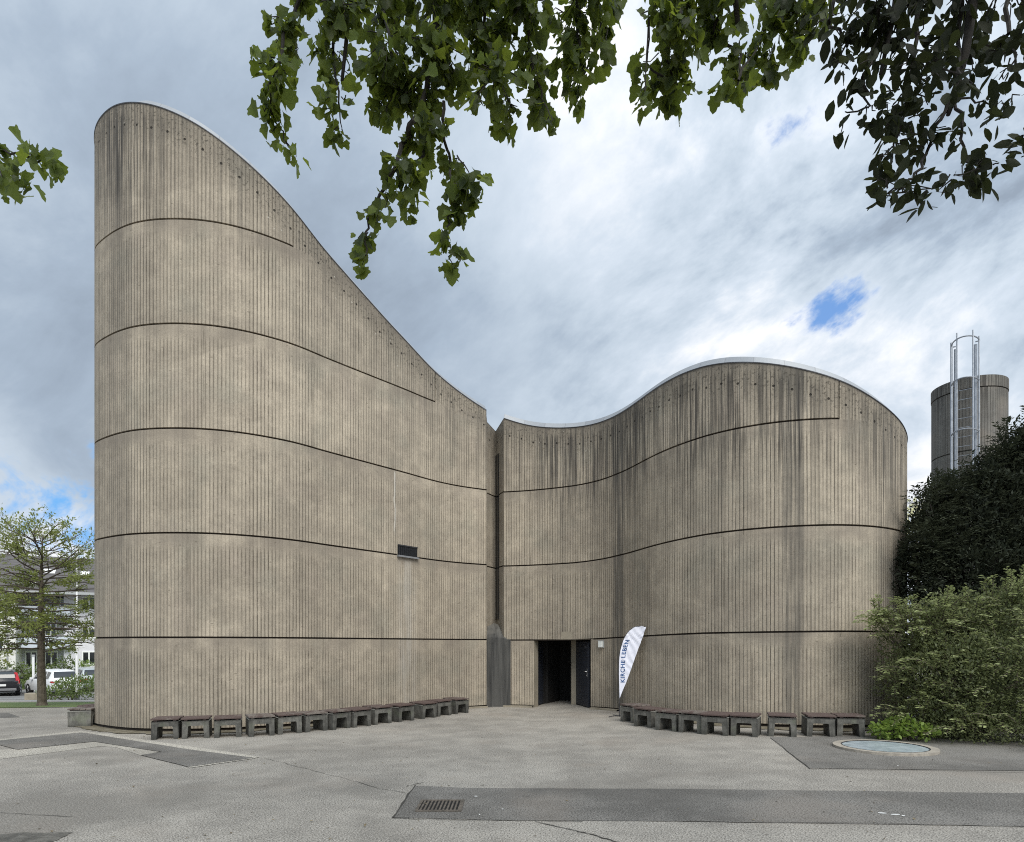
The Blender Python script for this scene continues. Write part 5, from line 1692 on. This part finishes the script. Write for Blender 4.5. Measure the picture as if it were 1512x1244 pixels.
ap = lambda px, py, Y_: tuple(at(px, py, Y_))
Ym = 5.0
top = ap(640, -180, Ym - .4)
tree_a = bough_tree(
    'overhanging_tree', 'broad tree with lobed light green leaves hanging over the forecourt in long tassels',
    [(-1.6, -3.4, -.1), (-1.6, -3.4, 1.2), (-1.55, -3.3, 3.0), (-1.4, -3.0, 5.0), (-1.1, -2.2, 6.6)],
    [([(-1.1, -2.2, 6.5), (-1.0, 0, 7.6), (-.8, 2.4, 8.2), top, ap(645, 30, Ym + .25), ap(640, 150, Ym + .2), ap(628, 200, Ym)], .07),
     ([(-1.1, -2.2, 6.4), (-2.6, .5, 7.6), (-2.6, 3.4, 8.0), ap(470, -150, Ym), ap(520, -20, Ym + .1), ap(505, 120, Ym)], .05),
     ([(-1.1, -2.2, 6.6), (.2, 1, 8), ap(900, -200, Ym - .3), ap(850, 0, Ym)], .07),
     ([(-1.1, -2.2, 6.6), (1, .5, 8), ap(1010, -250, Ym), ap(1080, -60, Ym - .1), ap(1090, 40, Ym)], .07),
     ([(-1.2, -2.6, 5.6), (-3.2, .5, 6.4), ap(-120, 150, Ym), ap(-10, 222, Ym)], .06)],
    [dict(**{'from': ap(450, -120, Ym)}, Y=Ym, tint=.62, b=[(450, -10, 50, 35), (425, 50, 34, 40), (412, 105, 32, 34), (398, 130, 20, 22), (398, 165, 20, 18), (412, 195, 14, 18), (430, 222, 5, 12)]),
     dict(**{'from': ap(480, -90, Ym)}, Y=Ym + .2, tint=.42, b=[(500, 20, 42, 40), (492, 90, 36, 36), (500, 160, 24, 28), (505, 195, 22, 18)]),
     dict(**{'from': ap(560, -90, Ym)}, Y=Ym + .1, tint=.35, b=[(565, 10, 60, 50), (575, 80, 52, 50), (580, 140, 40, 36), (570, 165, 20, 20)]),
     dict(**{'from': ap(645, -90, Ym)}, Y=Ym, tint=.28, r=.03, b=[(640, 10, 62, 55), (645, 85, 56, 55), (630, 145, 44, 38), (610, 185, 30, 18), (598, 215, 24, 18), (585, 250, 22, 26), (568, 285, 18, 22), (550, 318, 20, 18), (540, 350, 18, 24), (540, 382, 12, 14)]),
     dict(**{'from': ap(640, 180, Ym)}, Y=Ym + .1, tint=.30, r=.014, b=[(625, 225, 18, 20), (610, 270, 18, 26), (612, 310, 12, 24), (604, 300, 8, 12)]),
     dict(**{'from': ap(655, 150, Ym)}, Y=Ym - .1, tint=.28, r=.014, b=[(655, 205, 22, 18), (665, 245, 22, 24), (672, 285, 24, 26), (668, 320, 14, 20), (655, 350, 10, 16), (668, 378, 16, 10), (664, 400, 12, 12)]),
     dict(**{'from': ap(675, 230, Ym)}, Y=Ym - .1, tint=.25, r=.006, b=[(695, 265, 5, 12), (704, 302, 4, 9)]),
     dict(**{'from': ap(720, -90, Ym)}, Y=Ym + .1, tint=.30, b=[(715, 5, 60, 50), (715, 75, 52, 52), (730, 130, 44, 44), (755, 165, 36, 22), (735, 185, 14, 18)]),
     dict(**{'from': ap(780, -60, Ym)}, Y=Ym, tint=.42, b=[(775, 20, 40, 50), (785, 100, 30, 44), (800, 155, 26, 26), (812, 175, 14, 12)]),
     dict(**{'from': ap(850, -60, Ym)}, Y=Ym + .2, tint=.38, b=[(860, -10, 60, 30), (848, 40, 48, 40), (858, 90, 40, 34), (856, 130, 28, 24), (905, 10, 26, 20), (892, 40, 16, 14), (898, 70, 9, 14)]),
     dict(**{'from': ap(1010, -80, Ym)}, Y=Ym, tint=.30, b=[(1010, -5, 56, 32), (1000, 45, 44, 36), (985, 90, 36, 34), (1000, 135, 34, 34), (955, 100, 14, 20), (958, 20, 14, 12), (952, 152, 9, 9)]),
     dict(**{'from': ap(1075, -70, Ym)}, Y=Ym - .1, tint=.33, b=[(1070, 0, 48, 36), (1055, 60, 36, 26), (1095, 90, 34, 30), (1090, 125, 22, 20), (1130, 60, 32, 36), (1135, 105, 24, 14)]),
     dict(**{'from': ap(1160, -80, Ym)}, Y=Ym, tint=.25, b=[(1160, 0, 40, 40), (1180, 55, 28, 36), (1200, 20, 30, 34)]),
     dict(**{'from': ap(-30, 215, Ym)}, Y=Ym, tint=.5, b=[(-330, 20, 90, 60), (-250, 70, 90, 60), (-190, 120, 80, 60), (-120, 160, 70, 50), (-70, 200, 44, 34), (-20, 226, 26, 24), (6, 228, 18, 16), (30, 234, 12, 8), (52, 236, 8, 6), (74, 238, 10, 10), (86, 250, 5, 8)]),
     dict(**{'from': ap(-20, 240, Ym)}, Y=Ym - .1, tint=.4, r=.008, b=[(2, 262, 8, 16), (22, 262, 7, 7), (38, 276, 5, 9)])],
    [((-1.5, 3.5, 8.2), (2.2, 1.2, .8), 420), ((.8, 3.2, 8.4), (2.2, 1.2, .8), 420), ((-1.2, .2, 8.3), (2.6, 1.6, .9), 620), ((1.6, -.4, 8.6), (2.4, 1.8, .8), 620), ((-1.2, -2.5, 7.6), (2.6, 2, 1.2), 500), ((-4.4, 4, 7.2), (1.0, 1, .9), 160)],
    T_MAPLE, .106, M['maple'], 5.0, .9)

Yo = 4.0
tree_b = bough_tree(
    'overhanging_tree', 'darker tree with smooth oval leaves hanging in at the corner above the round tower',
    [(5.2, -1.8, -.1), (5.2, -1.8, 1.0), (5.15, -1.6, 3.0), (4.9, -1.2, 4.6), (4.4, -.2, 5.8)],
    [([(4.4, -.2, 5.7), (3.9, 1.8, 6.6), ap(1480, -200, Yo), ap(1440, -20, Yo), ap(1425, 80, Yo), ap(1408, 145, Yo), ap(1400, 170, Yo)], .05),
     ([(4.4, -.2, 5.6), (3.4, 2.2, 6.4), ap(1340, -150, Yo), ap(1320, 20, Yo), ap(1300, 110, Yo)], .04)],
    [dict(**{'from': ap(1240, -80, Yo)}, Y=Yo + .1, tint=.3, b=[(1235, -10, 50, 36), (1225, 40, 30, 34), (1250, 70, 34, 34), (1242, 105, 20, 20)]),
     dict(**{'from': ap(1300, -80, Yo)}, Y=Yo, tint=.22, b=[(1300, 0, 60, 44), (1300, 65, 52, 46), (1275, 120, 32, 36), (1285, 165, 30, 26), (1248, 172, 15, 22)]),
     dict(**{'from': ap(1350, -60, Yo)}, Y=Yo + .1, tint=.15, b=[(1360, 10, 56, 50), (1350, 90, 50, 50), (1340, 150, 46, 40), (1330, 195, 42, 32), (1320, 225, 34, 24), (1300, 235, 14, 16)]),
     dict(**{'from': ap(1400, 150, Yo)}, Y=Yo - .05, tint=.2, r=.012, b=[(1375, 200, 26, 22), (1368, 235, 30, 24), (1350, 262, 26, 20), (1330, 285, 22, 20), (1312, 290, 12, 18), (1375, 285, 18, 20), (1300, 268, 8, 16)]),
     dict(**{'from': ap(1408, 145, Yo)}, Y=Yo, tint=.25, r=.010, b=[(1420, 200, 5, 10), (1420, 245, 14, 14), (1440, 240, 14, 14), (1462, 250, 10, 12), (1408, 265, 20, 20), (1435, 262, 8, 10)]),
     dict(**{'from': ap(1412, 145, Yo)}, Y=Yo, tint=.3, r=.007, b=[(1450, 152, 6, 6), (1468, 158, 12, 10), (1486, 162, 12, 11)]),
     dict(**{'from': ap(1430, -60, Yo)}, Y=Yo - .1, tint=.15, b=[(1420, 10, 50, 50), (1415, 75, 40, 42), (1420, 120, 24, 26), (1385, 110, 26, 28)]),
     dict(**{'from': ap(1480, -60, Yo)}, Y=Yo, tint=.22, b=[(1480, 0, 50, 50), (1490, 60, 34, 34), (1462, 85, 14, 26), (1500, 85, 16, 22), (1475, 125, 12, 22)]),
     dict(**{'from': ap(1640, -80, Yo)}, Y=Yo, tint=.2, b=[(1600, 10, 70, 50), (1680, 40, 80, 60), (1620, 90, 60, 44), (1740, 90, 70, 60), (1660, 150, 50, 40)]),
     dict(**{'from': ap(1560, 100, Yo)}, Y=Yo, tint=.25, r=.008, b=[(1530, 190, 20, 26), (1514, 205, 6, 20), (1512, 235, 6, 12)])],
    [((3.6, 2.2, 6.9), (1.5, 1.2, .6), 420), ((4.4, 0, 7.0), (2.0, 1.8, .9), 700), ((5.6, 1.6, 6.6), (1.2, 1.6, .9), 420), ((5.2, -2.2, 6.8), (2.0, 1.6, 1.0), 500)],
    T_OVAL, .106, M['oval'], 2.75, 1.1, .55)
# ---------------------------------------------------------------- sky, sun, camera
W_ = bpy.data.worlds.new('World'); S.world = W_; W_.use_nodes = True
g = G(W_.node_tree)
bg = W_.node_tree.nodes['Background']
sky = g.new('ShaderNodeTexSky', sky_type='NISHITA', sun_disc=False, sun_elevation=SUN_EL, sun_rotation=SUN_AZ)
sky.air_density = 1.0; sky.dust_density = 1.2; sky.ozone_density = 2.0
STR, EXPO = .10, 0.88
K = 1 / STR / 2 ** EXPO                      # cloud colours below are given as they should appear
d = g.new('ShaderNodeTexCoord').outputs['Generated']
d = g.vm('NORMALIZE', d)
s = g.sep(d)
zc = g.m('ADD', g.m('MAXIMUM', s[2], 0.0), .34)
pl = g.xyz(g.m('DIVIDE', s[0], zc), g.m('DIVIDE', s[1], zc), 0)          # cloud deck overhead
w1 = g.vm('SUBTRACT', g.noise(pl, 1.5, 1.0, .5, col=True), (.5, .5, .5))
w3 = g.vm('SUBTRACT', g.noise(d, 14, 4, .6, col=True), (.5, .5, .5))
dw = g.vm('NORMALIZE', g.vm('ADD', d, g.vm('SCALE', w1, scale=.30)))
dw2 = g.vm('NORMALIZE', g.vm('ADD', g.vm('ADD', d, g.vm('SCALE', w1, scale=.10)), g.vm('SCALE', w3, scale=.09)))


def dirv(px, py):
    v = Vector(((px - CX) / F, 1, (HY - py) / F)).normalized()
    return tuple(v)


def lobe(px, py, sig, vec=None, v=None):
    k = g.vm('DOT_PRODUCT', vec if vec is not None else dw, v if v is not None else dirv(px, py), out='Value')
    return g.m('EXPONENT', g.m('MULTIPLY', g.m('SUBTRACT', k, 1.0), 1 / sig ** 2))


def total(rows, vec=None):
    acc = None
    for px, py, sig, a in rows:
        t = g.m('MULTIPLY', lobe(px, py, sig, vec), a)
        acc = t if acc is None else g.m('ADD', acc, t)
    return acc


def peak(rows, vec=None):
    acc = None
    for px, py, sig, a in rows:
        t = g.m('MULTIPLY', lobe(px, py, sig, vec), a)
        acc = t if acc is None else g.m('MAXIMUM', acc, t)
    return acc


n_a = g.noise(pl, 2.0, 8, .60)
ca, sa = math.cos(R(36)), math.sin(R(36))
dr_ = g.xyz(g.m('ADD', g.m('MULTIPLY', s[0], 1.6 * ca), g.m('MULTIPLY', s[2], 1.6 * sa)), g.m('MULTIPLY', s[1], 1.8), g.m('ADD', g.m('MULTIPLY', s[0], -3.0 * sa), g.m('MULTIPLY', s[2], 3.0 * ca)))
n_b = g.noise(g.vm('ADD', dr_, g.vm('SCALE', w1, scale=.55)), 1.7, 8, .60)
n_c = g.noise(g.vm('ADD', dr_, g.vm('SCALE', w1, scale=.5)), 6.0, 6, .62)
tex = g.m('ADD', g.m('ADD', g.m('MULTIPLY', g.m('SUBTRACT', n_a, .5), .7), g.m('MULTIPLY', g.m('SUBTRACT', n_b, .5), 1.15)), g.m('MULTIPLY', g.m('SUBTRACT', n_c, .5), .42))
bright = total([(925, 90, .11, .30), (960, 230, .12, .08), (1080, 330, .12, .10), (1030, 430, .08, .06), (1250, 560, .10, .10), (1000, 570, .07, .10), (1330, 480, .08, .05),
                (740, 570, .08, .10), (20, 180, .06, .14), (40, 650, .06, .10), (20, 770, .07, .3), (130, 830, .05, .35), (60, 800, .05, .3),
                (570, 430, .14, -.10), (760, 330, .12, .05), (230, 90, .20, -.08), (60, 560, .12, -.14), (90, 690, .06, -.16), (1430, 480, .10, -.08), (1180, 350, .06, -.10)])
right = g.ss(s[0], -.05, .30)
B_ = g.m('ADD', g.m('ADD', g.m('ADD', bright, g.m('MULTIPLY', tex, g.m('ADD', .62, g.m('MULTIPLY', right, 1.25)))), .43), g.m('MULTIPLY', right, .14))
cr = g.new('ShaderNodeValToRGB')
g.put(cr.inputs[0], B_)
e = cr.color_ramp.elements
cols = [(.10, (.27, .33, .415)), (.32, (.365, .445, .55)), (.52, (.50, .585, .685)), (.70, (.60, .68, .78)), (.88, (.76, .81, .88)), (1.0, (.88, .90, .94))]
e[0].position, e[0].color = cols[0][0], (*cols[0][1], 1)
e[1].position, e[1].color = cols[-1][0], (*cols[-1][1], 1)
for p_, c_ in cols[1:-1]:
    x = e.new(p_); x.color = (*c_, 1)
# glow added to the unseen sky round the sun, to light the facade
sv = (math.sin(SUN_AZ) * math.cos(SUN_EL), math.cos(SUN_AZ) * math.cos(SUN_EL), math.sin(SUN_EL))
glow = g.m('MULTIPLY', lobe(0, 0, .75, d, sv), 1.3)
cloud = g.vm('SCALE', g.mix(1.0, cr.outputs[0], g.xyz(g.m('ADD', 1.0, glow), g.m('ADD', 1.0, g.m('MULTIPLY', glow, .96)), g.m('ADD', 1.0, g.m('MULTIPLY', glow, .88))), 'MULTIPLY'), scale=K)
gap = peak([(1195, 465, .038, 1.0), (1235, 432, .036, .95), (1295, 432, .035, .6), (1165, 150, .055, .52), (1470, 405, .03, .35),
             (70, 735, .045, .95), (125, 760, .05, 1.0), (20, 700, .03, .4), (190, 770, .08, .9)], dw2)
gap = g.ss(g.m('ADD', g.m('MULTIPLY', gap, .53), g.m('ADD', g.m('MULTIPLY', g.m('SUBTRACT', n_b, .5), 1.0), g.m('MULTIPLY', g.m('SUBTRACT', n_c, .5), 1.5))), .30, .66)
blue = g.mix(.62, g.vm('SCALE', sky.outputs[0], scale=1.25), tuple(c * K for c in (.15, .35, .78)))
low = lobe(90, 740, .14, d)
blue = g.mix(low, blue, tuple(c * K for c in (.20, .50, .95)))
cover = g.m('SUBTRACT', 1.0, gap)
final = g.mix(cover, blue, cloud)
haze = g.ss(s[2], .02, -.02)
final = g.mix(haze, final, tuple(c * K for c in (.45, .50, .55)))
g.put(bg.inputs['Color'], final)
bg.inputs['Strength'].default_value = STR

sl = bpy.data.lights.new('sun', 'SUN')
sl.energy = 1.5; sl.angle = R(38); sl.color = (1.0, .95, .87)
so = bpy.data.objects.new('sun', sl); COL.objects.link(so)
so.rotation_euler = (-Vector(sv)).to_track_quat('-Z', 'Y').to_euler()
so.location = (0, -5, 30)

cam = bpy.data.cameras.new('camera')
cam.sensor_fit = 'HORIZONTAL'; cam.sensor_width = 36.0
cam.lens = 36.0 * F / 1512
cam.shift_x = 0.0
cam.shift_y = (HY - 622) / 1512
cam.clip_start = .05; cam.clip_end = 3000
co = bpy.data.objects.new('camera', cam); COL.objects.link(co)
co.location = (0, 0, EYE); co.rotation_euler = (R(90), 0, 0)
S.camera = co
S.view_settings.view_transform = 'Standard'; S.view_settings.look = 'None'
S.view_settings.exposure = EXPO; S.view_settings.gamma = 1.0
S.render.engine = 'CYCLES'
S.cycles.max_bounces = 6; S.cycles.transparent_max_bounces = 8
S.cycles.use_denoising = False
S.cycles.filter_width = 1.05
